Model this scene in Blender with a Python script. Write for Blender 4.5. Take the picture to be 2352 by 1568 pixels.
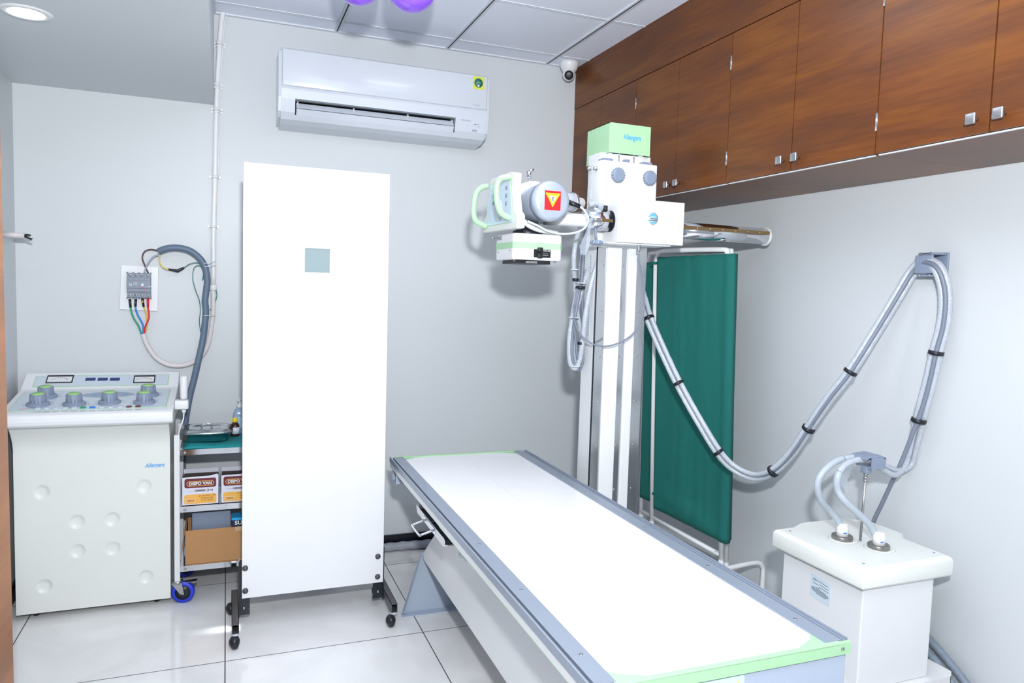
import bpy, bmesh, math, random
from mathutils import Vector, Matrix, noise
random.seed(7)
C = bpy.context.scene
for o in list(bpy.data.objects): bpy.data.objects.remove(o)
PI = math.pi
# ------------------------------------------------------------------ camera
F_PX, YAW, PITCH, ROLL, EYE = 1675.5, 0.37413, -0.07281, 0.03018, 1.5
_w = Vector((math.sin(YAW)*math.cos(PITCH), math.cos(YAW)*math.cos(PITCH), math.sin(PITCH)))
_r = Vector((math.cos(YAW), -math.sin(YAW), 0)); _u = _r.cross(_w)
_c, _s = math.cos(ROLL), math.sin(ROLL)
_r, _u = _c*_r + _s*_u, -_s*_r + _c*_u
EYEP = Vector((0, 0, EYE))
cd = bpy.data.cameras.new('camera'); cam = bpy.data.objects.new('camera', cd); C.collection.objects.link(cam)
cd.sensor_width = 36; cd.lens = F_PX/2352*36; cd.clip_start = .02
m = Matrix((_r, _u, -_w)).transposed().to_4x4(); m.translation = EYEP; cam.matrix_world = m
C.camera = cam
# ------------------------------------------------------------------ world, lights, exposure
C.view_settings.view_transform = 'Standard'; C.view_settings.look = 'None'; C.view_settings.gamma = 1
C.view_settings.exposure = -0.16; C.view_settings.use_curve_mapping = False
wd = bpy.data.worlds.new('world'); C.world = wd; wd.use_nodes = True
wd.node_tree.nodes['Background'].inputs[0].default_value = (.88, .93, 1, 1)
wd.node_tree.nodes['Background'].inputs[1].default_value = .5
def area(name, loc, target, size, power, col=(1, 1, 1), shape='SQUARE', size_y=None):
    l = bpy.data.lights.new(name, 'AREA'); l.energy = power; l.color = col; l.shape = shape; l.size = size
    if size_y: l.size_y = size_y
    o = bpy.data.objects.new(name, l); C.collection.objects.link(o); o.location = loc
    o.rotation_euler = (Vector(target)-Vector(loc)).to_track_quat('-Z', 'Y').to_euler(); return o
fl = bpy.data.lights.new('photographer_flash', 'POINT'); fl.energy = 17.5; fl.shadow_soft_size = .075; fl.color = (.96, .98, 1)
flo = bpy.data.objects.new('photographer_flash', fl); C.collection.objects.link(flo); flo.location = (.07, -.05, 1.88)
area('bounced_flash_head', (.05, -.10, 1.93), (.75, 2.0, 2.9), .12, 124, (.96, .975, 1), 'DISK')
area('added_ceiling_fill', (.9, .9, 2.78), (.9, .9, 0), 1.1, 10, (.92, .96, 1))  # unseen fill lamp added under the near ceiling, no fitting there
area('added_ceiling_fill', (1.0, 2.45, 2.79), (1.0, 2.45, 0), .5, 6, (.92, .96, 1))  # second added fill lamp, out of view, brightens table and back wall
# ------------------------------------------------------------------ pixel -> point on a world plane (used only to read off real positions)
def ray(p): return _w + _r*((p[0]-1176)/F_PX) - _u*((p[1]-784)/F_PX)
def at(px, py, **k):
    d = ray((px, py)); a, v = list(k.items())[0]; i = 'xyz'.index(a)
    return EYEP + d*((v-EYEP[i])/d[i])
def onp(px, py, P0, n):
    d = ray((px, py)); n = Vector(n); return EYEP + d*((Vector(P0)-EYEP).dot(n)/d.dot(n))
# ------------------------------------------------------------------ materials
MATS = {}
def srgb(c): return tuple((x/12.92 if x <= .04045 else ((x+.055)/1.055)**2.4) for x in c)
def mat(name, col, rough=.5, metal=0, spec=.5, coat=0, bump=0, bscale=200, var=0, vscale=8, alpha=1, trans=0, sheen=0, emit=0):
    """col is sRGB 0..1; every material gets a little procedural variation"""
    if name in MATS: return MATS[name]
    M = bpy.data.materials.new(name); M.use_nodes = True; nt = M.node_tree; b = nt.nodes['Principled BSDF']
    c = srgb(col); b.inputs['Base Color'].default_value = (*c, 1)
    b.inputs['Roughness'].default_value = rough; b.inputs['Metallic'].default_value = metal
    b.inputs['Specular IOR Level'].default_value = spec; b.inputs['Coat Weight'].default_value = coat
    b.inputs['Alpha'].default_value = alpha; b.inputs['Transmission Weight'].default_value = trans
    if emit: b.inputs['Emission Color'].default_value = (1, 1, 1, 1); b.inputs['Emission Strength'].default_value = emit
    tc = nt.nodes.new('ShaderNodeTexCoord')
    n = nt.nodes.new('ShaderNodeTexNoise'); n.inputs['Scale'].default_value = vscale; n.inputs['Detail'].default_value = 4
    nt.links.new(tc.outputs['Object'], n.inputs['Vector'])
    v = var or .02
    mx = nt.nodes.new('ShaderNodeMix'); mx.data_type = 'RGBA'
    mx.inputs[6].default_value = (*[x*(1-v) for x in c], 1); mx.inputs[7].default_value = (*[min(1, x*(1+v)) for x in c], 1)
    nt.links.new(n.outputs['Fac'], mx.inputs[0]); nt.links.new(mx.outputs[2], b.inputs['Base Color'])
    if bump:
        n2 = nt.nodes.new('ShaderNodeTexNoise'); n2.inputs['Scale'].default_value = bscale; n2.inputs['Detail'].default_value = 3
        nt.links.new(tc.outputs['Object'], n2.inputs['Vector'])
        bp = nt.nodes.new('ShaderNodeBump'); bp.inputs['Strength'].default_value = bump; bp.inputs['Distance'].default_value = .002
        nt.links.new(n2.outputs['Fac'], bp.inputs['Height']); nt.links.new(bp.outputs['Normal'], b.inputs['Normal'])
    MATS[name] = M; return M
WALL = mat('wall_paint', (.80, .818, .83), .42, spec=.35, bump=.05, bscale=90, var=.01, vscale=2)
CEIL = mat('ceiling_tile', (.93, .95, 1), .8, bump=.25, bscale=350, var=.01)
GRID = mat('ceiling_grid', (.84, .86, .89), .5)
GAP = mat('dark_gap', (.22, .23, .26), .8)
WHITE = mat('white_powder_coat', (.89, .895, .90), .35, bump=.03, bscale=500)
IVORY = mat('ivory_abs', (.895, .905, .885), .38, bump=.05, bscale=250, var=.015)
LAM = mat('white_laminate', (.90, .905, .915), .3)
GREEN = mat('pale_green_paint', (.66, .83, .66), .35)
GREEN2 = mat('bright_green_cap', (.62, .82, .50), .4)
GREY = mat('grey_plastic', (.51, .56, .64), .42)
GREYL = mat('pale_grey_plastic', (.78, .81, .85), .4)
BLUEGREY = mat('blue_grey_paint', (.68, .73, .80), .4)
ALU = mat('anodised_aluminium', (.62, .66, .72), .42, .35, bump=.04, bscale=300, var=.05, vscale=3)
CHROME = mat('chrome', (.86, .87, .89), .07, 1)
STEEL = mat('stainless_steel', (.76, .77, .78), .16, 1, var=.06, vscale=5)
BRUSH = mat('brushed_steel', (.74, .74, .74), .35, 1)
DARKM = mat('dark_metal', (.36, .36, .38), .4, .35, var=.25, vscale=40)
BLACK = mat('black_plastic', (.09, .10, .12), .38)
BLACKM = mat('black_paint', (.12, .14, .18), .35, var=.1)
NAVY = mat('navy_display', (.13, .20, .45), .2)
BRASS = mat('brass', (.58, .48, .33), .35, .9)
SILV = mat('silver_paint', (.68, .72, .78), .3, .25)
GRANITE = mat('black_granite', (.07, .09, .12), .12, var=.3, vscale=60)
BLUEINK = mat('sky_blue_ink', (.36, .70, .92), .5)
DARKINK = mat('dark_ink', (.25, .28, .32), .6)
GREYINK = mat('grey_ink', (.60, .66, .75), .5)
RED = mat('red_vinyl', (.90, .12, .15), .4)
YEL = mat('yellow_vinyl', (.95, .85, .15), .4)
TEALC = mat('teal_vinyl', (.16, .45, .47), .4)
PURP = mat('purple_latex', (.56, .35, .90), .18, coat=.6)
PURP.node_tree.nodes['Principled BSDF'].inputs['Subsurface Weight'].default_value = .25
SLATE = mat('slate_corrugated', (.38, .45, .53), .5, var=.08, vscale=30)
DIRTY = mat('scuffed_white_cable', (.84, .82, .82), .5, var=.10, vscale=60)
WGREEN = mat('green_wire', (.12, .60, .45), .4); WDGREEN = mat('dark_green_wire', (.10, .48, .40), .4)
WBLUE = mat('blue_wire', (.18, .50, .85), .4); WYEL = mat('yellow_wire', (.86, .76, .32), .4)
WRED = mat('red_wire', (.86, .14, .22), .4); WBROWN = mat('brown_wire', (.32, .22, .22), .4); WGREY = mat('grey_wire', (.62, .66, .72), .4)
CABG = mat('grey_cable', (.47, .50, .56), .45); CABL = mat('light_grey_hose', (.68, .72, .755), .4)
TIE = mat('black_tie', (.08, .09, .13), .4); TIEW = mat('white_tie', (.86, .90, .92), .4)
CARD = mat('cardboard', (.72, .54, .36), .8, bump=.1, bscale=60, var=.06, vscale=12)
MAROON = mat('maroon_print', (.42, .15, .20), .5); ORANGE = mat('orange_print', (.96, .72, .33), .5); BOXW = mat('box_white', (.87, .88, .93), .5)
TEALFAB = mat('teal_cloth', (.10, .56, .58), .85, bump=.3, bscale=400)
WHEELB = mat('blue_rubber', (.16, .24, .80), .45)
GLASSG = mat('lead_glass', (.58, .65, .66), .08, spec=.7, coat=.3, var=.05, vscale=20)
LABELM = mat('label_foil', (.80, .86, .90), .35)
YCAP = mat('yellow_cap', (.93, .82, .10), .4); AMBER = mat('amber_glass', (.20, .10, .08), .08, coat=.5)
SANI = mat('clear_blue_plastic', (.70, .80, .93), .15, trans=.35, alpha=.9)
REDBR = mat('red_brown_lamp', (.45, .20, .22), .3)
def plastic_wrap():
    M = mat('plastic_wrap', (.70, .73, .765), .22, bump=1.0, bscale=120, var=.16, vscale=90, coat=.5)
    return M
WRAP = plastic_wrap()
FILM = mat('clear_film', (.80, .84, .88), .12, bump=1.0, bscale=60, alpha=.24, coat=.4)
def fabric_mat():
    M = mat('green_curtain', (.03, .40, .37), .8, bump=.35, bscale=700, var=.03, vscale=3); return M
CURT = fabric_mat()
def pump(M): pass
def wood(name, c1, c2, c3, rough=.36, scale=1., rot=.16, coat=.03):
    M = bpy.data.materials.new(name); M.use_nodes = True; nt = M.node_tree; b = nt.nodes['Principled BSDF']; L = nt.links
    tc = nt.nodes.new('ShaderNodeTexCoord'); mp = nt.nodes.new('ShaderNodeMapping')
    mp.inputs['Scale'].default_value = (1.2*scale, 1.1*scale, 9*scale); mp.inputs['Rotation'].default_value = (rot, 0, 0)
    L.new(tc.outputs['Object'], mp.inputs['Vector'])
    n1 = nt.nodes.new('ShaderNodeTexNoise'); n1.inputs['Scale'].default_value = 1.1; n1.inputs['Detail'].default_value = 6; n1.inputs['Distortion'].default_value = .5
    n2 = nt.nodes.new('ShaderNodeTexNoise'); n2.inputs['Scale'].default_value = 7; n2.inputs['Detail'].default_value = 8; n2.inputs['Roughness'].default_value = .7
    mp2 = nt.nodes.new('ShaderNodeMapping'); mp2.inputs['Scale'].default_value = (1, .8*scale, 14*scale); mp2.inputs['Rotation'].default_value = (rot, 0, 0)
    L.new(tc.outputs['Object'], mp2.inputs['Vector']); L.new(mp.outputs['Vector'], n1.inputs['Vector']); L.new(mp2.outputs['Vector'], n2.inputs['Vector'])
    cr = nt.nodes.new('ShaderNodeValToRGB'); cr.color_ramp.elements[0].position = .28; cr.color_ramp.elements[1].position = .72
    cr.color_ramp.elements[0].color = (*srgb(c1), 1); cr.color_ramp.elements[1].color = (*srgb(c3), 1)
    e = cr.color_ramp.elements.new(.5); e.color = (*srgb(c2), 1)
    L.new(n1.outputs['Fac'], cr.inputs['Fac'])
    cr2 = nt.nodes.new('ShaderNodeValToRGB'); cr2.color_ramp.elements[0].position = .30; cr2.color_ramp.elements[1].position = .60
    cr2.color_ramp.elements[0].color = (.55, .50, .48, 1); cr2.color_ramp.elements[1].color = (1, 1, 1, 1)
    L.new(n2.outputs['Fac'], cr2.inputs['Fac'])
    mx = nt.nodes.new('ShaderNodeMix'); mx.data_type = 'RGBA'; mx.blend_type = 'MULTIPLY'; mx.inputs[0].default_value = .6
    L.new(cr.outputs['Color'], mx.inputs[6]); L.new(cr2.outputs['Color'], mx.inputs[7]); L.new(mx.outputs[2], b.inputs['Base Color'])
    b.inputs['Roughness'].default_value = rough; b.inputs['Coat Weight'].default_value = coat; b.inputs['Coat Roughness'].default_value = .15; b.inputs['Specular IOR Level'].default_value = .3
    MATS[name] = M; return M
WOOD = wood('walnut_laminate', (.33, .195, .115), (.415, .235, .10), (.49, .295, .085))
JAMB = wood('jamb_wood', (.44, .26, .10), (.52, .32, .13), (.58, .37, .17), rot=PI/2-.1, scale=1.2)
def floor_mat():
    M = bpy.data.materials.new('floor_tile'); M.use_nodes = True; nt = M.node_tree; b = nt.nodes['Principled BSDF']; L = nt.links
    tc = nt.nodes.new('ShaderNodeTexCoord'); sp = nt.nodes.new('ShaderNodeSeparateXYZ'); L.new(tc.outputs['Object'], sp.inputs[0])
    def mth(op, a, bv=None):
        n = nt.nodes.new('ShaderNodeMath'); n.operation = op
        for i, v in enumerate((a, bv)):
            if v is None: continue
            if isinstance(v, (int, float)): n.inputs[i].default_value = v
            else: L.new(v, n.inputs[i])
        return n.outputs[0]
    T = .8
    def line(s, o, w):
        v = mth('DIVIDE', mth('SUBTRACT', s, o), T); f = mth('ABSOLUTE', mth('SUBTRACT', mth('FRACT', mth('ADD', v, 100.5)), .5))
        return mth('LESS_THAN', f, w/2/T)
    g = mth('MAXIMUM', line(sp.outputs[0], -.0034, .0045), line(sp.outputs[1], 3.782, .0045))
    n = nt.nodes.new('ShaderNodeTexNoise'); n.inputs['Scale'].default_value = 2.2; n.inputs['Detail'].default_value = 7; n.inputs['Distortion'].default_value = 1.5
    L.new(tc.outputs['Object'], n.inputs['Vector'])
    cr = nt.nodes.new('ShaderNodeValToRGB'); cr.color_ramp.elements[0].position = .35; cr.color_ramp.elements[1].position = .62
    cr.color_ramp.elements[0].color = (*srgb((.88, .88, .88)), 1); cr.color_ramp.elements[1].color = (*srgb((.93, .93, .93)), 1)
    L.new(n.outputs['Fac'], cr.inputs['Fac'])
    mx = nt.nodes.new('ShaderNodeMix'); mx.data_type = 'RGBA'; mx.inputs[7].default_value = (*srgb((.32, .30, .31)), 1)
    L.new(g, mx.inputs[0]); L.new(cr.outputs['Color'], mx.inputs[6]); L.new(mx.outputs[2], b.inputs['Base Color'])
    r = nt.nodes.new('ShaderNodeMath'); r.operation = 'MULTIPLY_ADD'; L.new(g, r.inputs[0]); r.inputs[1].default_value = .5; r.inputs[2].default_value = .09
    L.new(r.outputs[0], b.inputs['Roughness']); return M
FLOOR = floor_mat()
# ------------------------------------------------------------------ mesh builder
class MB:
    def __init__(s): s.v = []; s.f = []; s.sm = []
    def add(s, vs, fs, smooth=False):
        n = len(s.v); s.v += [Vector(v) for v in vs]; s.f += [[i+n for i in f] for f in fs]; s.sm += [smooth]*len(fs); return s
    def box(s, x0, x1, y0, y1, z0, z1):
        x0, x1 = sorted((x0, x1)); y0, y1 = sorted((y0, y1)); z0, z1 = sorted((z0, z1))
        return s.add([(x, y, z) for z in (z0, z1) for y in (y0, y1) for x in (x0, x1)],
                     [(0, 2, 3, 1), (4, 5, 7, 6), (0, 1, 5, 4), (2, 6, 7, 3), (0, 4, 6, 2), (1, 3, 7, 5)])
    def rbox(s, x0, x1, y0, y1, z0, z1, r=.01, seg=4):
        bm = bmesh.new(); q = MB().box(x0, x1, y0, y1, z0, z1)
        vs = [bm.verts.new(v) for v in q.v]
        for f in q.f: bm.faces.new([vs[i] for i in f])
        bmesh.ops.bevel(bm, geom=bm.edges[:]+bm.verts[:], offset=r, segments=seg, profile=.5, affect='EDGES')
        bm.verts.ensure_lookup_table(); bm.verts.index_update()
        s.add([v.co.copy() for v in bm.verts], [[v.index for v in f.verts] for f in bm.faces], True); bm.free(); return s
    def prism(s, poly, axis, a, b, smooth=False):
        """poly: list of 2-tuples in the two other axes in order; extruded along axis from a to b"""
        n = len(poly)
        def P(t, q):
            if axis == 'x': return (t, q[0], q[1])
            if axis == 'y': return (q[0], t, q[1])
            return (q[0], q[1], t)
        vs = [P(a, q) for q in poly]+[P(b, q) for q in poly]
        s.add(vs, [[i, (i+1) % n, n+(i+1) % n, n+i] for i in range(n)], smooth)
        m = len(s.v)-2*n
        s.f += [[m+i for i in range(n)][::-1], [m+n+i for i in range(n)]]; s.sm += [False, False]; return s
    def tube(s, pts, r, seg=10, caps=True, smooth=True, radii=None, flat=1.0):
        pts = [Vector(p) for p in pts]; n = len(pts); rings = []
        t0 = (pts[1]-pts[0]).normalized(); up = Vector((0, 0, 1)) if abs(t0.z) < .9 else Vector((1, 0, 0))
        nx = t0.cross(up).normalized()
        base = len(s.v)
        for i, p in enumerate(pts):
            t = (pts[min(i+1, n-1)]-pts[max(i-1, 0)]).normalized()
            nx = (nx-t*nx.dot(t)).normalized(); ny = t.cross(nx); rr = radii[i] if radii else r
            for k in range(seg):
                a = 2*PI*k/seg; s.v.append(p+nx*(rr*math.cos(a))+ny*(rr*flat*math.sin(a)))
        for i in range(n-1):
            for k in range(seg):
                s.f.append([base+i*seg+k, base+i*seg+(k+1) % seg, base+(i+1)*seg+(k+1) % seg, base+(i+1)*seg+k]); s.sm.append(smooth)
        if caps:
            s.f += [[base+k for k in range(seg)][::-1], [base+(n-1)*seg+k for k in range(seg)]]; s.sm += [False, False]
        return s
    def cyl(s, p0, p1, r, r1=None, seg=24):
        return s.tube([p0, p1], r, seg, radii=[r, r if r1 is None else r1])
    def lathe(s, prof, base, axis=(0, 0, 1), seg=32, caps=True):
        """prof: list of (radius, height) along axis from base"""
        ax = Vector(axis).normalized(); up = Vector((1, 0, 0)) if abs(ax.x) < .9 else Vector((0, 1, 0))
        nx = ax.cross(up).normalized(); ny = ax.cross(nx); b0 = len(s.v); base = Vector(base)
        for r, h in prof:
            for k in range(seg):
                a = 2*PI*k/seg; s.v.append(base+ax*h+nx*(max(r, 1e-5)*math.cos(a))+ny*(max(r, 1e-5)*math.sin(a)))
        for i in range(len(prof)-1):
            for k in range(seg):
                s.f.append([b0+i*seg+k, b0+i*seg+(k+1) % seg, b0+(i+1)*seg+(k+1) % seg, b0+(i+1)*seg+k]); s.sm.append(True)
        n = len(prof)
        if caps: s.f += [[b0+k for k in range(seg)][::-1], [b0+(n-1)*seg+k for k in range(seg)]]; s.sm += [False, False]
        return s
    def sphere(s, c, r, sc=(1, 1, 1), seg=20):
        vs = []; fs = []; R = seg//2; c = Vector(c)
        for i in range(R+1):
            for k in range(seg):
                th = PI*i/R; ph = 2*PI*k/seg
                vs.append(c+Vector((r*sc[0]*math.sin(th)*math.cos(ph), r*sc[1]*math.sin(th)*math.sin(ph), r*sc[2]*math.cos(th))))
        for i in range(R):
            for k in range(seg): fs.append([i*seg+k, (i+1)*seg+k, (i+1)*seg+(k+1) % seg, i*seg+(k+1) % seg])
        return s.add(vs, fs, True)
    def plate(s, pts, n, t):
        """polygon given by 3D points, thickness t along n"""
        n = Vector(n).normalized()*t; k = len(pts); pts = [Vector(p) for p in pts]
        s.add(pts+[p+n for p in pts], [[i, (i+1) % k, k+(i+1) % k, k+i] for i in range(k)])
        m = len(s.v)-2*k; s.f += [[m+i for i in range(k)][::-1], [m+k+i for i in range(k)]]; s.sm += [False, False]; return s
def smoothpath(pts, sub=8):
    pts = [Vector(p) for p in pts]; out = []
    P = [pts[0]*2-pts[1]]+pts+[pts[-1]*2-pts[-2]]
    for i in range(1, len(P)-2):
        p0, p1, p2, p3 = P[i-1:i+3]
        for k in range(sub):
            t = k/sub
            out.append(.5*((2*p1)+(-p0+p2)*t+(2*p0-5*p1+4*p2-p3)*t*t+(-p0+3*p1-3*p2+p3)*t**3))
    return out+[pts[-1]]
LOC = {}
SPLIT = {'corner_gusset', 'louvre_bracket', 'top_pad', 'hinge', 'curtain_tie', 'wire_hook', 'leg', 'foot', 'lift_cable', 'connector', 'panel_button', 'screw',
         'strip_screw', 'rail_screw', 'end_screw', 'case_screw', 'cover_screw', 'terminal_screw', 'column_rib', 'edge_band', 'cassette_tray_', 'nut', 'red_button', 'table_frame'}
def clusters(mb, tol=.0015):
    par = list(range(len(mb.v)))
    def find(a):
        while par[a] != a: par[a] = par[par[a]]; a = par[a]
        return a
    for f in mb.f:
        for i in f[1:]: par[find(i)] = find(f[0])
    isl = {}
    for i, v in enumerate(mb.v): isl.setdefault(find(i), []).append(i)
    B = []
    for r, ids in isl.items():
        B.append([[min(mb.v[i][k] for i in ids)-tol for k in range(3)], [max(mb.v[i][k] for i in ids)+tol for k in range(3)], {r}])
    ch = True
    while ch:
        ch = False
        for a in range(len(B)):
            for c in range(a+1, len(B)):
                if all(B[a][0][k] <= B[c][1][k] and B[c][0][k] <= B[a][1][k] for k in range(3)):
                    B[a] = [[min(B[a][0][k], B[c][0][k]) for k in range(3)], [max(B[a][1][k], B[c][1][k]) for k in range(3)], B[a][2] | B[c][2]]
                    B.pop(c); ch = True; break
            if ch: break
    out = []
    for b in B:
        m = MB(); mp = {}
        for i in range(len(mb.v)):
            if find(i) in b[2]: mp[i] = len(m.v); m.v.append(mb.v[i])
        for f, sm in zip(mb.f, mb.sm):
            if f[0] in mp: m.f.append([mp[i] for i in f]); m.sm.append(sm)
        out.append(m)
    return out
def obj(name, mb, material, parent=None, bevel=0, seg=2):
    if name in SPLIT:
        cs = clusters(mb)
        if len(cs) > 1: return [obj1(name, m, material, parent, bevel, seg) for m in cs][0]
    return obj1(name, mb, material, parent, bevel, seg)
def obj1(name, mb, material, parent=None, bevel=0, seg=2):
    me = bpy.data.meshes.new(name); base = LOC.get(parent.name, Vector()) if parent else None
    if base is None:   # top-level mesh: origin at its base centre
        xs = [v.x for v in mb.v]; ys = [v.y for v in mb.v]; zs = [v.z for v in mb.v]
        base = Vector(((min(xs)+max(xs))/2, (min(ys)+max(ys))/2, min(zs)))
    me.from_pydata([v-base for v in mb.v], [], mb.f); me.materials.append(material)
    me.polygons.foreach_set('use_smooth', mb.sm)
    bm = bmesh.new(); bm.from_mesh(me); bmesh.ops.remove_doubles(bm, verts=bm.verts, dist=1e-6)
    bmesh.ops.recalc_face_normals(bm, faces=bm.faces); bm.to_mesh(me); bm.free(); me.update()
    o = bpy.data.objects.new(name, me); C.collection.objects.link(o)
    if parent: o.parent = parent
    else: o.location = base
    LOC[o.name] = base
    if bevel:
        b = o.modifiers.new('bevel', 'BEVEL'); b.width = bevel; b.segments = seg; b.limit_method = 'ANGLE'; b.angle_limit = math.radians(40)
        b.harden_normals = False
    return o
def tag(o, label, cat, group=None):
    o['label'] = label; o['category'] = cat
    if group: o['group'] = group
    return o
def thing(name, label, cat, loc, rotz=0, group=None):
    o = bpy.data.objects.new(name, None); C.collection.objects.link(o); o.location = loc; o.rotation_euler = (0, 0, rotz)
    o.empty_display_size = .1; LOC[o.name] = Vector(loc); return tag(o, label, cat, group)
def struct(name, mb, material, parent=None, bevel=0):
    o = obj(name, mb, material, parent, bevel)
    if not parent: o['kind'] = 'structure'
    return o
def text(name, s, material, parent, loc, right, up, size, width=None, ext=.0004, shear=0, bold=0, align='CENTER'):
    """lettering mesh: baseline centre at loc, along right/up"""
    cu = bpy.data.curves.new('t', 'FONT'); cu.body = s; cu.size = size; cu.extrude = ext; cu.align_x = align; cu.align_y = 'CENTER'
    cu.shear = shear; cu.offset = bold; cu.resolution_u = 3
    t = bpy.data.objects.new('t', cu); C.collection.objects.link(t); bpy.context.view_layer.update()
    me = bpy.data.meshes.new_from_object(t.evaluated_get(bpy.context.evaluated_depsgraph_get())); bpy.data.objects.remove(t)
    r = Vector(right).normalized(); u = Vector(up); u = (u-r*u.dot(r)).normalized(); n = r.cross(u)
    xs = [v.co.x for v in me.vertices]; k = 1
    if width and xs: k = width/(max(xs)-min(xs))
    base = LOC.get(parent.name, Vector())
    for v in me.vertices: v.co = Vector(loc)+r*(v.co.x*k)+u*v.co.y+n*v.co.z-base
    me.materials.clear(); me.materials.append(material)
    for p in me.polygons: p.material_index = 0
    o = bpy.data.objects.new(name, me); C.collection.objects.link(o); o.parent = parent; LOC[o.name] = base; return o
def screw(mb, p, n, r=.004, h=.0015): mb.lathe([(r, 0), (r, h*.6), (r*.6, h), (.0001, h)], p, n, 12)
def rrect(cx, cz, w, h, r, seg=4):
    out = []
    for (sx, sz, a0) in ((1, 1, 0), (-1, 1, 90), (-1, -1, 180), (1, -1, 270)):
        for i in range(seg+1):
            a = math.radians(a0+90*i/seg); out.append((cx+sx*(w/2-r)+r*math.cos(a), cz+sz*(h/2-r)+r*math.sin(a)))
    return out
# ================================================================== THE ROOM
XL, XR, YB, ZC = -.913, 2.41, 4.013, 2.8125
struct('floor', MB().box(XL-.1, XR+.1, -1.2, YB+.1, -.05, 0), FLOOR)
bpy.data.objects['floor'].location = (0, 0, 0)
me = bpy.data.objects['floor'].data
for v in me.vertices: v.co += LOC['floor']
struct('wall_back', MB().box(XL-.1, XR+.1, YB, YB+.1, 0, ZC+.05), WALL)
struct('wall_left', MB().box(XL-.1, XL, .99, YB, 0, ZC+.05), WALL)
struct('wall_right', MB().box(XR, XR+.1, .2, YB, 0, ZC+.05), WALL)
struct('wall_front', MB().box(XL, -.315, .90, .99, 0, ZC+.05), WALL)
ceil = struct('ceiling', MB().box(XL-.1, XR+.1, -1.2, YB+.1, ZC, ZC+.05), CEIL)
struct('trim_1', MB().box(XL, -.059, .99, YB, 2.3665, ZC), WALL)                 # boxed-in beam over the alcove
# exposed ceiling grid
g = MB(); gd = MB()
for i in range(4):
    x = .534+.6*i
    if x > 1.9: continue
    g.box(x-.013, x-.0035, -1.1, YB, ZC-.006, ZC); g.box(x+.0035, x+.013, -1.1, YB, ZC-.006, ZC)
    gd.box(x-.0035, x+.0035, -1.1, YB, ZC-.0062, ZC)
for j in range(8):
    y = 3.845-.6*j
    g.box(-.059, 1.93, y-.010, y-.0025, ZC-.003, ZC); g.box(-.059, 1.93, y+.0025, y+.010, ZC-.003, ZC)
g.box(-.059, 1.93, YB-.022, YB, ZC-.007, ZC); g.box(-.075, -.05, .99, YB, ZC-.006, ZC-.001)
struct('trim_2', g, GRID); struct('trim_3', gd, GAP)
# skirting
b = MB()
x = XL
while x < XR:
    b.box(x+.001, min(x+.399, XR), YB-.012, YB, 0, .085); x += .4
struct('baseboard_back', b, GRANITE)
b = MB(); b.box(XL, XL+.012, .99, YB-.012, 0, .085); struct('baseboard_left', b, GRANITE)
b = MB(); b.box(XR-.012, XR, .2, YB-.012, 0, .085); struct('baseboard_right', b, GRANITE)
# doorway jamb at the left edge of the view
d = struct('door_1', MB().prism([(-.330, 0), (-.2320, 0), (-.2400, 2.12), (-.330, 2.12)], 'y', .86, .995), JAMB, bevel=.002)
LOC[d.name] = Vector(d.location)
p = at(10, 1120, y=.86)
obj('strike_plate', MB().lathe([(.0001, 0), (.011, 0), (.012, .0015), (.006, .003), (.0001, .003)], (-.250, .86, p.z), (0, -1, 0)), mat('scraped_putty', (.80, .70, .62), .7, var=.15, vscale=60), d)
# recessed downlight in the boxed beam
t = thing('downlight', 'round recessed white downlight glowing in the low left ceiling beam', 'light', (-.622, 2.927, 2.3665))
obj('trim_ring', MB().lathe([(.054, -.001), (.055, -.005), (.072, -.004), (.078, 0)], (-.622, 2.927, 2.3665), caps=False), WHITE, t)
EM = mat('downlight_glow', (1, 1, 1), .5, emit=16)
obj('diffuser', MB().lathe([(.0001, -.003), (.054, -.003), (.054, .0)], (-.622, 2.927, 2.3665)), EM, t)
area('downlight_beam', (-.622, 2.927, 2.355), (-.622, 2.927, 0), .1, 1.5, (.93, .96, 1), 'DISK')
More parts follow.
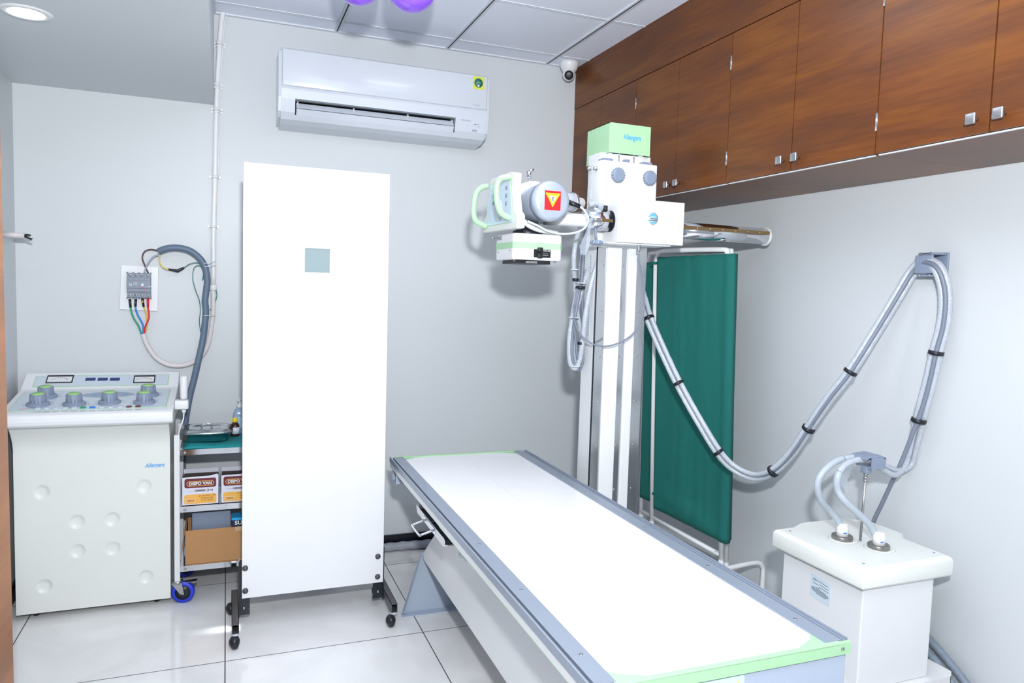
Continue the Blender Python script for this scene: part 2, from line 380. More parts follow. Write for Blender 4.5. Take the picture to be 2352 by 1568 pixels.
# ================================================================== OVERHEAD CABINETS
XF, ZT, ZB = 1.93, 2.5695, 1.9627
struct('trim_4', MB().box(XF, XF+.02, 1.03, YB, ZT+.002, ZC).box(XF+.02, XR, 1.03, YB, ZT+.002, ZT+.02), WOOD)
CABIN = [(3.296, 3.670, YB-.002, 'far end overhead walnut cabinet against the back wall'),
         (2.544, 2.920, 3.296, 'overhead walnut cabinet behind the top of the column stand'),
         (1.792, 2.168, 2.544, 'overhead walnut cabinet whose two square knobs sit mid right wall'),
         (1.040, 1.416, 1.792, 'nearest overhead walnut cabinet at the right edge with large looking knobs')]
for (ya, ym, yb, lab) in CABIN:
    t = thing('overhead_cabinet', lab, 'cabinet', (XF+.24, (ya+yb)/2, ZB), 0, 'row of overhead cabinets on the right wall')
    c = MB().box(XF+.021, XR-.001, ya+.0005, yb-.0005, ZB-.004, ZB+.014)
    c.box(XF+.021, XR-.001, ya+.0005, ya+.016, ZB+.014, ZT).box(XF+.021, XR-.001, yb-.016, yb-.0005, ZB+.014, ZT)
    c.box(XR-.008, XR-.001, ya+.016, yb-.016, ZB+.014, ZT)
    obj('carcass', c, WOOD, t)
    obj('edge_strip', MB().box(XF+.012, XF+.021, ya+.012, yb-.004, ZB-.004, ZB-.0005), WHITE, t)
    for k, (a, bb) in enumerate(((ya, ym), (ym, yb))):
        dr = obj('door', MB().box(XF, XF+.019, a+.0022, bb-.0022, ZB+.001, ZT-.002), WOOD, t, bevel=.0008)
        yk = ym-.04 if k == 0 else ym+.037; zk = ZB+.04
        kn = MB(); kn.cyl((XF, yk, zk), (XF-.022, yk, zk), .006, seg=12)
        kn.rbox(XF-.030, XF-.021, yk-.0155, yk+.0155, zk-.0155, zk+.0155, .004, 3)
        obj('knob', kn, BRUSH, dr)
        ye = ya if k == 0 else yb
        hg = MB(); s = 1 if k == 0 else -1
        for zz in (ZB+.10, ZT-.12):
            hg.cyl((XF-.001, ye+s*.0015, zz-.028), (XF-.001, ye+s*.0015, zz+.028), .0026, seg=10)
        if not (k == 1 and yb > 3.9): obj('hinge', hg, CHROME, dr)
# ================================================================== AIR CONDITIONER
ACW = mat('appliance_white', (.81, .835, .87), .22, coat=.2)
t = thing('air_conditioner', 'white wall-mounted split air conditioner with open louvre and yellow sticker', 'air conditioner', (.78, YB, 2.28))
prof = [(YB, 2.640), (3.84, 2.642), (3.812, 2.630), (3.806, 2.61), (3.806, 2.45), (3.803, 2.44), (3.806, 2.392), (3.822, 2.332), (3.845, 2.300), (3.885, 2.284), (YB, 2.275)]
rec = [(YB, 2.640), (3.84, 2.642), (3.812, 2.630), (3.806, 2.61), (3.806, 2.45), (3.803, 2.44), (3.8055, 2.396), (3.90, 2.385), (3.915, 2.33), (3.822, 2.332), (3.845, 2.300), (3.885, 2.284), (YB, 2.275)]
b = MB()
b.prism(prof, 'x', .247, .313); b.prism(prof, 'x', 1.135, 1.308)
inner = [(YB, 2.63), (3.85, 2.63), (3.82, 2.62), (3.815, 2.45), (3.815, 2.40), (3.83, 2.335), (3.86, 2.31), (YB, 2.29)]
b.prism(inner, 'x', .235, .247); b.prism(inner, 'x', 1.308, 1.322)
b.prism([(YB, 2.640), (3.84, 2.642), (3.812, 2.630), (3.806, 2.61), (3.806, 2.45), (3.803, 2.44), (3.8055, 2.396), (3.90, 2.396), (YB, 2.396)], 'x', .313, 1.135)
b.prism([(YB, 2.396), (3.93, 2.396), (3.93, 2.318), (3.828, 2.322), (3.845, 2.300), (3.885, 2.284), (YB, 2.275)], 'x', .313, 1.135)
body = obj('body', b, ACW, t, bevel=.003)
obj('outlet_cavity', MB().box(.314, 1.134, 3.925, 3.9295, 2.324, 2.395).box(.314, 1.134, 3.84, 3.925, 2.391, 2.3955), BLACKM, t)
fp = obj('front_panel', MB().rbox(.250, 1.306, 3.796, 3.812, 2.452, 2.628, .006, 3), ACW, t)
for pr_ in ([(3.846, 2.384), (3.850, 2.384), (3.820, 2.3535), (3.816, 2.3545)], [(3.816, 2.351), (3.820, 2.3515), (3.838, 2.3235), (3.834, 2.3225)]):
    obj('louvre', MB().prism(pr_, 'x', .320, 1.129), ACW, t)
br = MB()
for xx in (.325, .60, .88, 1.12): br.box(xx, xx+.005, 3.835, 3.90, 2.345, 2.390)
obj('louvre_bracket', br, ACW, t)
st = obj('energy_sticker', MB().box(1.222, 1.285, 3.7950, 3.796, 2.556, 2.620), mat('lime_sticker', (.82, .86, .24), .4), t)
obj('dial', MB().lathe([(.0001, 0), (.024, 0), (.024, .0006), (.0001, .0006)], (1.2535, 3.795, 2.588), (0, -1, 0)), TEALC, st)
text('sticker_digits', '24°C', mat('lime_sticker', (.8, .8, .2)), st, (1.2535, 3.7942, 2.590), (1, 0, 0), (0, 0, 1), .013, .02)
obj('sticker_seal', MB().lathe([(.0001, 0), (.006, 0), (.006, .0006), (.0001, .0006)], (1.2535, 3.7943, 2.573), (0, -1, 0)), WHITE, st)
text('lettering', 'WIDE & LONG', GREYINK, t, (1.190, 3.8055, 2.388), (1, 0, 0), (0, 0, 1), .011, .055)
text('lettering', 'Mr.SLIM', GREYINK, t, (1.245, 3.7956, 2.470), (1, 0, 0), (0, 0, 1), .012, .036)
text('lettering', 'MITSUBISHI ELECTRIC', mat('faint_print', (.78, .84, .92)), t, (.78, 3.7956, 2.475), (1, 0, 0), (0, 0, 1), .010, .075)
im = MB(); im.box(1.232, 1.258, 3.817, 3.8195, 2.337, 2.346); im.box(1.238, 1.256, 3.806, 3.8125, 2.371, 2.373); im.box(1.262, 1.267, 3.806, 3.8115, 2.375, 2.377); im.box(1.262, 1.267, 3.807, 3.8155, 2.362, 2.364)
obj('indicator_marks', im, GREYINK, t)
# a thin vertical run of filler beside it: pipe cover on the wall
# ================================================================== CONDUIT ON THE BACK WALL
t = thing('wall_conduit', 'white vertical cable conduit clipped to the back wall beside the alcove', 'conduit', at(490, 655, y=4.0))
P = [at(x, y, y=3.994) for x, y in ((514, 20), (509, 50), (505, 95), (499, 200), (496, 300), (494, 410), (491, 520), (490, 655))]
obj('pipe', MB().tube(smoothpath(P, 6), .0125, 14), WHITE, t)
P2 = [q+Vector((.014, .006, 0)) for q in P]
obj('side_wire', MB().tube(smoothpath([P2[0]+Vector((.01, 0, 0))]+P2[1:6], 6), .003, 8), WHITE, t)
for (x, y) in ((504, 99), (504, 106), (498, 194), (498, 201), (498, 250), (498, 257), (494, 406), (490, 520)):
    q = at(x, y, y=3.994)
    obj('clip', MB().cyl(q-Vector((0, 0, .006)), q+Vector((0, 0, .006)), .0165).box(q.x-.026, q.x+.026, 4.004, YB, q.z-.006, q.z+.006), WHITE, t)
q = at(490, 660, y=3.994); obj('socket', MB().lathe([(.0175, -.014), (.019, -.012), (.019, .006), (.017, .014)], q), WHITE, t)
# ================================================================== BREAKER AND WIRES
Q = lambda x, y, d=3.985: at(x, y, y=d)
t = thing('circuit_breaker', 'grey four-pole circuit breaker on a white board on the back wall', 'circuit breaker', at(320, 712, y=YB))
pl = [at(x, y, y=4.011) for x, y in ((279, 609), (364, 613), (362, 714), (276, 710))]
obj('backing_board', MB().plate(pl, (0, -1, 0), .011), LAM, t, bevel=.001)
a = at(291, 626, y=3.96); bq = at(346, 684, y=3.96)
x0, x1, z0, z1 = a.x, bq.x, bq.z, a.z
b = MB().box(x0, x1, 3.965, 3.999, z0, z1).box(x0, x1, 3.953, 3.966, z0+.028, z1-.022).box(x0, x1, 3.948, 3.954, z0+.045, z1-.036)
for i in range(5):
    xx = x0+(x1-x0)*i/4; b.box(xx-.002, xx+.002, 3.958, 3.999, z1, z1+.004).box(xx-.002, xx+.002, 3.958, 3.999, z0-.004, z0)
cb = obj('breaker_case', b, mat('breaker_grey', (.50, .54, .60), .45), t, bevel=.0015)
text('lettering', 'N', WHITE, cb, (x0+.018, 3.9475, (z0+z1)/2+.002), (1, 0, 0), (0, 0, 1), .016)
obj('toggle', MB().box(x0+.064, x0+.074, 3.940, 3.95, (z0+z1)/2-.004, (z0+z1)/2+.010), LABELM, cb)
obj('red_button', MB().box(x0+.073, x0+.078, 3.951, 3.954, z0+.033, z0+.038).box(x0+.064, x0+.074, 3.9465, 3.949, (z0+z1)/2-.010, (z0+z1)/2-.007), RED, cb)
lp = MB()
for zz in (.062, .068, .072): lp.box(x0+.03, x0+.048, 3.9472, 3.949, z0+zz, z0+zz+.001)
lp.box(x0+.094, x0+.112, 3.9472, 3.949, z0+.055, z0+.0565)
obj('printed_lines', lp, WHITE, cb)
scr = MB()
for i in range(4):
    xx = x0+(x1-x0)*(i+.5)/4
    for zz in (z0+.012, z1-.010): screw(scr, (xx, 3.965, zz), (0, -1, 0), .006, .003)
obj('terminal_screw', scr, STEEL, cb)
def wire(name, pts, r, m, label, cat='wire', parent=None, d=3.985, group=None, seg=8, corr=False):
    P = smoothpath([Q(*q) if len(q) == 3 else Q(q[0], q[1], d) for q in pts], 10)
    if corr:
        # corrugated hose: alternate radii
        L = []; n = 0
        for i in range(len(P)-1):
            k = max(2, int((P[i+1]-P[i]).length/.0045))
            for j in range(k): L.append(P[i].lerp(P[i+1], j/k))
        L.append(P[-1]); mb = MB().tube(L, r, 14, radii=[r*(1 if i % 2 else .93) for i in range(len(L))])
    else: mb = MB().tube(P, r, seg)
    o = obj(name, mb, m, parent)
    if parent is None: tag(o, label, cat, group)
    return o
for nm, m, pts, lug in (('green', WGREEN, [(298, 690), (300, 706), (306, 728), (318, 748), (325, 767)], BLACK),
                        ('blue', WBLUE, [(312, 690), (311, 704), (316, 722), (328, 745), (329, 768)], BLACK),
                        ('yellow', WYEL, [(327, 690, 3.97), (330, 704, 3.99), (337, 725, 3.994), (337, 748, 3.994), (333, 768, 3.994)], BLACK),
                        ('red', WRED, [(340, 688, 3.975), (340, 705, 3.975), (342, 728, 3.975), (334, 750, 3.975), (331, 768, 3.98)], WRED)):
    o = wire('breaker_wire', pts, .0042, m, nm+' insulated wire hanging from the bottom of the grey breaker')
    p0, p1 = [Q(q[0], q[1], q[2] if len(q) == 3 else 3.985) for q in pts[:2]]
    LOC[o.name] = Vector(o.location)
    obj('lug_sleeve', MB().cyl(p0+Vector((0, 0, .008)), p1, .0062, .0056, 10), lug, o)
wire('scuffed_cable', [(489, 664, 3.99), (490, 690), (489, 720), (484, 760), (476, 795), (460, 820), (440, 833), (415, 839), (385, 836), (360, 822), (343, 800), (334, 782), (329, 766)], .0118, DIRTY, 'scuffed white cable looping in a U under the circuit breaker', 'cable', seg=14)
wire('flexible_conduit', [(364, 577, 3.955), (385, 570, 3.95), (410, 569, 3.95), (435, 575, 3.95), (456, 590, 3.95), (470, 610, 3.95), (476, 640, 3.95), (474, 665, 3.95), (471, 690, 3.95), (473, 715, 3.95), (470, 750, 3.95), (465, 785, 3.95), (456, 825, 3.945), (447, 865, 3.945), (438, 900, 3.945), (430, 940, 3.945), (424, 985, 3.945), (420, 1040, 3.96), (418, 1150, 3.96)], .0165, SLATE, 'slate grey corrugated hose arching from the breaker down behind the trolley', 'hose', corr=True)
wire('earth_wire', [(367, 584), (366, 598), (372, 612), (387, 620)], .0032, WYEL, 'yellow wire between the grey hose mouth and the black taped joint', d=3.975)
tj = MB().tube([Q(385, 618, 3.98), Q(396, 620, 3.98), (Q(408, 622, 3.98)), Q(418, 617, 3.98), Q(424, 614, 3.98)], .006, 10, radii=[.0045, .0062, .0085, .007, .003])
tag(obj('taped_joint', tj, BLACK), 'black taped wire joint hanging under the arching grey hose', 'wire joint')
wire('earth_wire', [(422, 615), (436, 606), (452, 603), (466, 609), (471, 620), (469, 634), (465, 642), (466, 637), (467, 625), (460, 610), (446, 615), (443, 640), (449, 665), (458, 690), (460, 715), (458, 735), (460, 755), (462, 764)], .0022, WDGREEN, 'thin dark green wire looping beside the slate grey hose', d=3.97, seg=6)
wire('earth_wire', [(497, 668, 3.985), (498, 680), (492, 698), (483, 712)], .0024, WDGREEN, 'short dark green wire beside the socket end of the white conduit', d=3.98, seg=6)
wire('breaker_wire', [(362, 575, 3.96), (345, 573), (332, 578), (327, 592), (333, 610), (341, 628)], .0036, WBROWN, 'dark brown wire curving from hose mouth to the top of the breaker', d=3.975)
wire('breaker_wire', [(364, 585, 3.965), (352, 590), (341, 603), (335, 616), (331, 628)], .0042, WGREY, 'grey wire curving from hose mouth to the top of the breaker', d=3.965)
for pts in (((470, 605), (496, 600)), ((470, 612), (496, 609)), ((468, 724), (495, 725))):
    wire('zip_tie', [(pts[0][0], pts[0][1], 3.932), ((pts[0][0]+pts[1][0])/2, (pts[0][1]+pts[1][1])/2, 3.935), (pts[1][0], pts[1][1], 3.978)], .0016, TIEW, {605: 'upper of two white zip ties on the grey hose at the conduit', 612: 'lower of two white zip ties on the grey hose at the conduit', 724: 'white zip tie joining grey hose and scuffed cable halfway down'}[pts[0][1]], 'zip tie', seg=6)
# stub pipe on the left wall
t = thing('pipe_stub', 'short white pipe stub with dark wire ends on the left wall', 'pipe', (XL, 3.80, 1.655))
obj('pipe', MB().cyl((XL, 3.80, 1.668), (XL+.085, 3.80, 1.666), .012), DIRTY, t)
w = MB()
for i in range(12):
    a = random.random()*6.28; w.tube([(XL+.08, 3.80+.005*math.cos(a), 1.666+.006*math.sin(a)), (XL+.095, 3.80+.01*math.cos(a+1), 1.664+.009*math.sin(a+1)), (XL+.104+.01*random.random(), 3.80+.008*math.cos(a+2), 1.66+.012*math.sin(a+2))], .0022, 6)
obj('wire_ends', w, BLACKM, t)
# ================================================================== CONTROL CONSOLE
t = thing('control_console', 'white floor-standing x-ray control console with six grey knobs', 'control console', (-.54, 3.8, 0))
X0, X1 = -.842, -.238
pf = [(3.99, .03), (3.602, .03), (3.600, .74)]
for i in range(1, 9):
    a = i/8; pf.append((3.600-.075*(a**1.8), .74+.125*a))
pf += [(3.99, .872)]
b = MB(); n = len(pf)
# front skin with eight shallow round dimples
def dimp(x, z):
    d = 0
    for (cx, cz) in DC:
        r = math.hypot(x-cx, z-cz)/.030
        if r < 1.12: d = max(d, .0085*max(0, 1-max(0, r-.0)**4) if r < 1 else 0)
    return d
DC = [(at(px, py, y=3.6).x, at(px, py, y=3.6).z) for px, py in ((96, 1130), (331, 1116), (177, 1198), (258, 1192), (178, 1265), (259, 1259), (102, 1346), (335, 1324))]
NX, NZ = 150, 180
gx = [X0+(X1-X0)*i/NX for i in range(NX+1)]; gz = [(3.600, .03+.71*j/NZ) for j in range(NZ+1)]+pf[3:-1]; NZ = len(gz)-1
vs = [(x, y+dimp(x, z), z) for y, z in gz for x in gx]
fs = [[j*(NX+1)+i, j*(NX+1)+i+1, (j+1)*(NX+1)+i+1, (j+1)*(NX+1)+i] for j in range(NZ) for i in range(NX)]
b.add(vs, fs, True)
for xx in (X0, X1): b.add([(xx, y, z) for y, z in pf], [list(range(n))], False)
b.add([(X0, 3.99, .03), (X1, 3.99, .03), (X1, 3.99, .872), (X0, 3.99, .872)], [[0, 1, 2, 3]]); b.add([(X0, 3.6, .03), (X1, 3.6, .03), (X1, 3.99, .03), (X0, 3.99, .03)], [[0, 1, 2, 3]])
b.add([(X0, 3.525, .865), (X1, 3.525, .865), (X1, 3.99, .872), (X0, 3.99, .872)], [[0, 1, 2, 3]])
cabn = obj('cabinet', b, IVORY, t)
h = at(207, 984, y=3.56); obj('key_hole', MB().sphere((h.x, 3.565, h.z), .008, (1, .5, .7), 12), BLACK, cabn)
sk = MB().lathe([(.012, 0), (.014, .022), (.014, .032)], (-.78, 3.66, 0)).lathe([(.012, 0), (.014, .022), (.014, .032)], (-.30, 3.66, 0))
obj('foot', sk, BLACK, t)
text('lettering', 'Allengers', BLUEINK, t, (at(355, 1068, y=3.6).x, 3.5985, at(355, 1068, y=3.6).z), (1, 0, 0), (0, 0, 1), .027, .082, shear=.35, bold=.0006, ext=.0006)
X0, X1 = -.868, -.218
dk = [(3.99, .862), (3.53, .862), (3.487, .866), (3.474, .875), (3.471, .89), (3.472, .905), (3.478, .917), (3.495, .924), (3.85, .975), (3.965, 1.036), (3.99, 1.036)]
obj('desk_top', MB().prism(dk, 'x', X0, X1), LAM, t, bevel=.004)
# inclined faces
A0 = Vector((-.54, 3.495, .924)); A1 = Vector((-.54, 3.85, .975)); A2 = Vector((-.54, 3.965, 1.036))
nA = Vector((1, 0, 0)).cross(A1-A0).normalized(); nB = Vector((1, 0, 0)).cross(A2-A1).normalized()
uA = (A1-A0).normalized(); uB = (A2-A1).normalized()
def pA(px, py): return onp(px, py, A0, nA)
def pB(px, py): return onp(px, py, A1, nB)
def lay(pts, n, off, th): return MB().plate([Vector(p)+n*off for p in pts], n, th)
def quad(x0, x1, P0, u, s0, s1): return [P0+u*s0+Vector((x0+.54, 0, 0)), P0+u*s0+Vector((x1+.54, 0, 0)), P0+u*s1+Vector((x1+.54, 0, 0)), P0+u*s1+Vector((x0+.54, 0, 0))]
PANEL = mat('panel_film', (.80, .84, .88), .35)
obj('panel_border', lay(quad(-.845, -.248, A0, uA, .035, .325), nA, .0002, .0010), GREEN, t)
lowp = obj('lower_panel', lay(quad(-.841, -.252, A0, uA, .039, .321), nA, .0004, .0014), PANEL, t)
obj('panel_border', lay(quad(-.825, -.262, A1, uB, .018, .108), nB, .0002, .0010), GREEN, t)
upp = obj('upper_panel', lay(quad(-.821, -.266, A1, uB, .022, .104), nB, .0004, .0014), PANEL, t)
def uv(P0, u, x, s): return P0+u*s+Vector((x+.54, 0, 0))
el = [uv(A0, uA, -.50+.105*math.cos(a*PI/16), .245+.045*math.sin(a*PI/16)) for a in range(32)]
obj('name_oval', lay(el, nA, .0018, .0008), mat('oval_grey', (.62, .66, .70), .4), lowp)
text('lettering', 'Allengers 100', BLUEINK, lowp, uv(A0, uA, -.50, .245)+nA*.0030, (1, 0, 0), uA, .028, .16)
for px, py in ((106, 912), (88, 930), (171, 929), (252, 925), (341, 908), (332, 925)):
    q = pA(px, py); r0 = .046
    k = MB().lathe([(r0, .001), (r0, .005), (r0*.92, .010), (.034, .013), (.031, .016), (.030, .046), (.027, .050), (.0001, .050)], q, nA, 40)
    for a in range(14):
        aa = a*2*PI/14; dv = Vector((1, 0, 0))*math.cos(aa)+uA*math.sin(aa)
        k.cyl(q+dv*.0305+nA*.016, q+dv*.0295+nA*.046, .0022, seg=6)
    o = obj('control_knob', k, GREY, t)
    obj('knob_cap', MB().lathe([(.0235, .049), (.0235, .0515), (.0001, .0518)], q, nA, 32), GREEN2, o)
    pm = MB()
    for a in range(9):
        aa = math.radians(-150+a*30)
        dv = Vector((1, 0, 0))*math.sin(aa)+uA*math.cos(aa); e = dv.cross(nA)*.0012
        c0 = q+dv*.052+nA*.0018; c1 = q+dv*.058+nA*.0018; pm.plate([c0-e, c1-e, c1+e, c0+e], nA, .0006)
    obj('scale_marks', pm, DARKINK, lowp)
for px in (138, 332):
    c = pB(px, 871); w = .054 if px < 200 else .047
    def qd(hw, s0, s1, off): return [c+Vector((-hw, 0, 0))+uB*s0, c+Vector((hw, 0, 0))+uB*s0, c+Vector((hw, 0, 0))+uB*s1, c+Vector((-hw, 0, 0))+uB*s1]
    mt = obj('meter', lay(qd(w, -.032, .030, 0), nB, .0018, .002), BLACK, t)
    fc = obj('meter_face', lay(qd(w-.005, -.026, .016, 0), nB, .0038, .0008), WHITE, mt)
    tk = MB()
    for i in range(9):
        a = math.radians(-48+12*i); p = c-uB*.035+Vector((math.sin(a)*.042, 0, 0))+uB*(math.cos(a)*.042)+nB*.0047
        tk.plate([p+Vector((-.0012, 0, 0))-uB*.003, p+Vector((.0012, 0, 0))-uB*.003, p+Vector((.0012, 0, 0))+uB*.003, p+Vector((-.0012, 0, 0))+uB*.003], nB, .0004)
    obj('scale_marks', tk, DARKINK, fc)
for px in (208, 236, 264):
    c = pB(px, 871.5); obj('digital_display', lay([c+Vector((-.021, 0, 0))-uB*.012, c+Vector((.021, 0, 0))-uB*.012, c+Vector((.021, 0, 0))+uB*.012, c+Vector((-.021, 0, 0))+uB*.012], nB, .0018, .001), NAVY, t)
for i in range(12):
    q = pA(86+i*21.0, 940-i*.45) + uA*.004
    m = {5: WGREEN, 6: WBLUE, 10: REDBR, 11: REDBR}.get(i, GREYL)
    o = obj('push_button', MB().lathe([(.012, .001), (.012, .004), (.009, .006), (.0001, .006)], q, nA, 20), m, t)
tx = MB()
for i in range(12):
    q = pA(86+i*21.0, 946-i*.45)+nA*.0018; tx.plate([q+Vector((-.012, 0, 0))-uA*.0015, q+Vector((.012, 0, 0))-uA*.0015, q+Vector((.012, 0, 0))+uA*.0015, q+Vector((-.012, 0, 0))+uA*.0015], nA, .0004)
for (px, py, w) in ((80, 938, .032), (166, 932, .022), (208, 931, .04), (248, 930, .03), (329, 929, .028)):
    q = pA(px, py)+nA*.0018; tx.plate([q+Vector((-w, 0, 0))-uA*.002, q+Vector((w, 0, 0))-uA*.002, q+Vector((w, 0, 0))+uA*.002, q+Vector((-w, 0, 0))+uA*.002], nA, .0004)
obj('printed_lines', tx, mat('mid_grey_ink', (.55, .58, .62), .5), lowp)
tri = [pA(44, 939), pA(60, 938.5), pA(50, 944)]
obj('warning_triangle', lay(tri, nA, .0018, .0006), mat('pale_red_print', (.86, .72, .74), .5), lowp)
# hand switch on the right flank of the console
t = thing('hand_switch', 'white exposure hand switch in a holder on the right side of console', 'switch', (-.18, 3.60, .905))
obj('holder', MB().rbox(-.2175, -.16, 3.575, 3.625, .909, .950, .006, 3), WHITE, t)
obj('grip', MB().lathe([(.0125, 0), (.0155, .01), (.0165, .05), (.0165, .10), (.0155, .106), (.010, .107), (.009, .104), (.0001, .104)], (-.180, 3.60, .952), seg=24), WHITE, t)
obj('strain_relief', MB().lathe([(.010, 0), (.009, -.012), (.005, -.022)], (-.180, 3.60, .909), seg=16), WHITE, t)
obj('cord', MB().tube(smoothpath([(-.180, 3.60, .89), (-.183, 3.60, .86), (-.196, 3.60, .82), (-.206, 3.61, .77), (-.212, 3.63, .70)], 8), .0035, 8), WHITE, t)
# ================================================================== TROLLEY AND WHAT STANDS ON IT
t = thing('instrument_trolley', 'steel three-shelf instrument trolley with white posts and blue wheels', 'trolley', (.14, 3.79, 0))
TX0, TX1, TY0, TY1 = -.222, .50, 3.60, 3.925
for (x, y) in ((TX0, TY0), (TX1-.025, TY0), (TX0, TY1-.025), (TX1-.025, TY1-.025)):
    obj('post', MB().box(x, x+.024, y, y+.024, .105, .788), WHITE, t, bevel=.002)
for z in (.695, .428, .148):
    s = MB().box(TX0+.024, TX1-.024, TY0+.012, TY1-.01, z+.018, z+.020)
    s.box(TX0+.024, TX1-.024, TY0+.010, TY0+.012, z-.004, z+.022).box(TX0+.024, TX1-.024, TY1-.012, TY1-.010, z-.004, z+.022)
    s.box(TX0+.022, TX0+.024, TY0+.02, TY1-.02, z-.004, z+.022)
    sh = obj('shelf', s, CHROME, t)
    sc = MB(); screw(sc, (TX0+.045, TY0+.010, z+.008), (0, -1, 0), .006, .003); obj('bolt', sc, STEEL, sh)
def caster(parent, x, y, ang=0., yoff=0.):
    dx, dy = math.cos(ang), math.sin(ang); c = Vector((x+.025*dx, y+.025*dy, .05)); axn = Vector((-dy, dx, 0))
    w = obj('caster_wheel', MB().lathe([(.034, -.012), (.047, -.013), (.050, -.008), (.050, .008), (.047, .013), (.034, .012)], c, axn, 32), WHEELB, parent)
    obj('wheel_hub', MB().lathe([(.010, -.013), (.034, -.0122), (.034, .0122), (.010, .013)], c, axn, 32), BLACK, w)
    f = MB()
    for s in (-1, 1):
        o = axn*(s*.017); f.plate([Vector((x-.022*dx, y-.022*dy, .098))+o, Vector((x+.022*dx, y+.022*dy, .098))+o, c+Vector((.008*dx, .008*dy, -.008))+o, c+Vector((-.010*dx, -.010*dy, -.004))+o], axn, .002*s)
    f.cyl((x, y, .092), (x, y, .106), .024).cyl(c-axn*.02, c+axn*.02, .006)
    f.plate([Vector((x+.02*dx, y+.02*dy, .096))-axn*.012, Vector((x+.085*dx, y+.085*dy, .101))-axn*.016, Vector((x+.085*dx, y+.085*dy, .101))+axn*.016, Vector((x+.02*dx, y+.02*dy, .096))+axn*.012], (0, 0, 1), .002)
    obj('caster_fork', f, STEEL, parent)
caster(t, TX0+.012, TY0+.012, -.15); caster(t, TX0+.012, TY1-.012, .6); caster(t, TX1-.012, TY0+.012, 2.9); caster(t, TX1-.012, TY1-.012, 2.5)
ZS = .7155
# folded teal cloth
nx, ny = 40, 24; vs = []; fs = []
for layer in (0, 1):
    for j in range(ny+1):
        for i in range(nx+1):
            x = -.185+.60*i/nx; y = 3.622+.26*j/ny
            h = ZS+.0015 if layer == 0 else ZS+.015+.004*noise.noise(Vector((x*14, y*14, 2)))+.002*math.sin(x*30)
            e = min(i, nx-i, j, ny-j)
            if layer and e < 2: h = ZS+.0015+(h-ZS)*(.35+.3*e)
            vs.append((x+.004*math.sin(y*40)*(1 if i < 3 else 0), y-(.012*math.sin(i/nx*PI) if j < 2 else 0), h))
N = (nx+1)*(ny+1)
for layer in (0, 1):
    for j in range(ny):
        for i in range(nx):
            q = [layer*N+j*(nx+1)+i, layer*N+j*(nx+1)+i+1, layer*N+(j+1)*(nx+1)+i+1, layer*N+(j+1)*(nx+1)+i]; fs.append(q)
rim = [i for i in range(nx+1)]+[j*(nx+1)+nx for j in range(1, ny+1)]+[ny*(nx+1)+i for i in range(nx-1, -1, -1)]+[j*(nx+1) for j in range(ny-1, 0, -1)]
for a, c in zip(rim, rim[1:]+rim[:1]): fs.append([a, c, c+N, a+N])
tag(obj('folded_cloth', MB().add(vs, fs, True), TEALFAB), 'folded teal cloth spread over the trolley top under the tray', 'cloth')
ZS2 = ZS+.017
# instrument tray with lid
t = thing('instrument_tray', 'lidded stainless steel instrument tray on the teal cloth', 'tray', (-.08, 3.765, ZS2))
def ring(w, d, r, z, cx=-.088, cy=3.765): return [(px, py, z) for px, py in rrect(cx, cy, w, d, r, 5)]
b = MB(); R = [ring(.175, .165, .025, ZS2+.002), ring(.19, .18, .03, ZS2+.006), ring(.205, .20, .035, ZS2+.042), ring(.232, .225, .042, ZS2+.0435), ring(.234, .227, .042, ZS2+.046)]
def loft(mb, R, close=True):
    n = len(R[0]); vs = [p for r in R for p in r]; fs = []
    for i in range(len(R)-1):
        for k in range(n): fs.append([i*n+k, i*n+(k+1) % n, (i+1)*n+(k+1) % n, (i+1)*n+k])
    mb.add(vs, fs, True)
    if close:
        m = len(mb.v)-len(vs); mb.f += [[m+k for k in range(n)][::-1], [m+(len(R)-1)*n+k for k in range(n)]]; mb.sm += [False, False]
    return mb
obj('tray_body', loft(b, R), STEEL, t)
b = MB(); z = ZS2+.046; loft(b, [ring(.236, .229, .042, z), ring(.236, .229, .042, z+.004), ring(.205, .20, .036, z+.006), ring(.195, .19, .034, z+.012), ring(.125, .10, .012, z+.0125), ring(.12, .095, .012, z+.009)])
lid = obj('lid', b, STEEL, t)
obj('lid_handle', MB().tube(smoothpath([(-.11, 3.765, z+.009), (-.108, 3.765, z+.022), (-.088, 3.765, z+.026), (-.068, 3.765, z+.022), (-.066, 3.765, z+.009)], 5), .004, 8), CHROME, lid)
# bottles
q = at(538, 988, y=3.80); bx = q.x+.004
t = thing('medicine_bottle', 'small brown medicine bottle with yellow cap beside the steel tray', 'bottle', (bx, 3.80, ZS2))
obj('bottle_body', MB().lathe([(.0001, 0), (.019, 0), (.021, .004), (.021, .050), (.017, .062), (.010, .068), (.010, .074)], (bx, 3.80, ZS2)), AMBER, t)
obj('paper_label', MB().lathe([(.0214, .014), (.0214, .046)], (bx, 3.80, ZS2)), BOXW, t)
obj('cap', MB().lathe([(.0125, .070), (.0135, .071), (.0135, .088), (.012, .090), (.0001, .090)], (bx, 3.80, ZS2)), YCAP, t)
sx = at(545, 960, y=3.88).x+.012
t = thing('pump_bottle', 'pale blue pump sanitiser bottle standing behind the brown bottle', 'bottle', (sx, 3.875, ZS2))
b = MB(); loft(b, [ring(.062, .042, .015, ZS2, sx, 3.875), ring(.066, .044, .016, ZS2+.006, sx, 3.875), ring(.066, .044, .016, ZS2+.095, sx, 3.875), ring(.050, .036, .014, ZS2+.118, sx, 3.875), ring(.024, .022, .009, ZS2+.128, sx, 3.875)])
obj('bottle_body', b, SANI, t)
obj('printed_label', MB().box(sx-.027, sx+.027, 3.851, 3.8525, ZS2+.03, ZS2+.085), mat('blue_white_label', (.72, .82, .95), .4, var=.2, vscale=120), t)
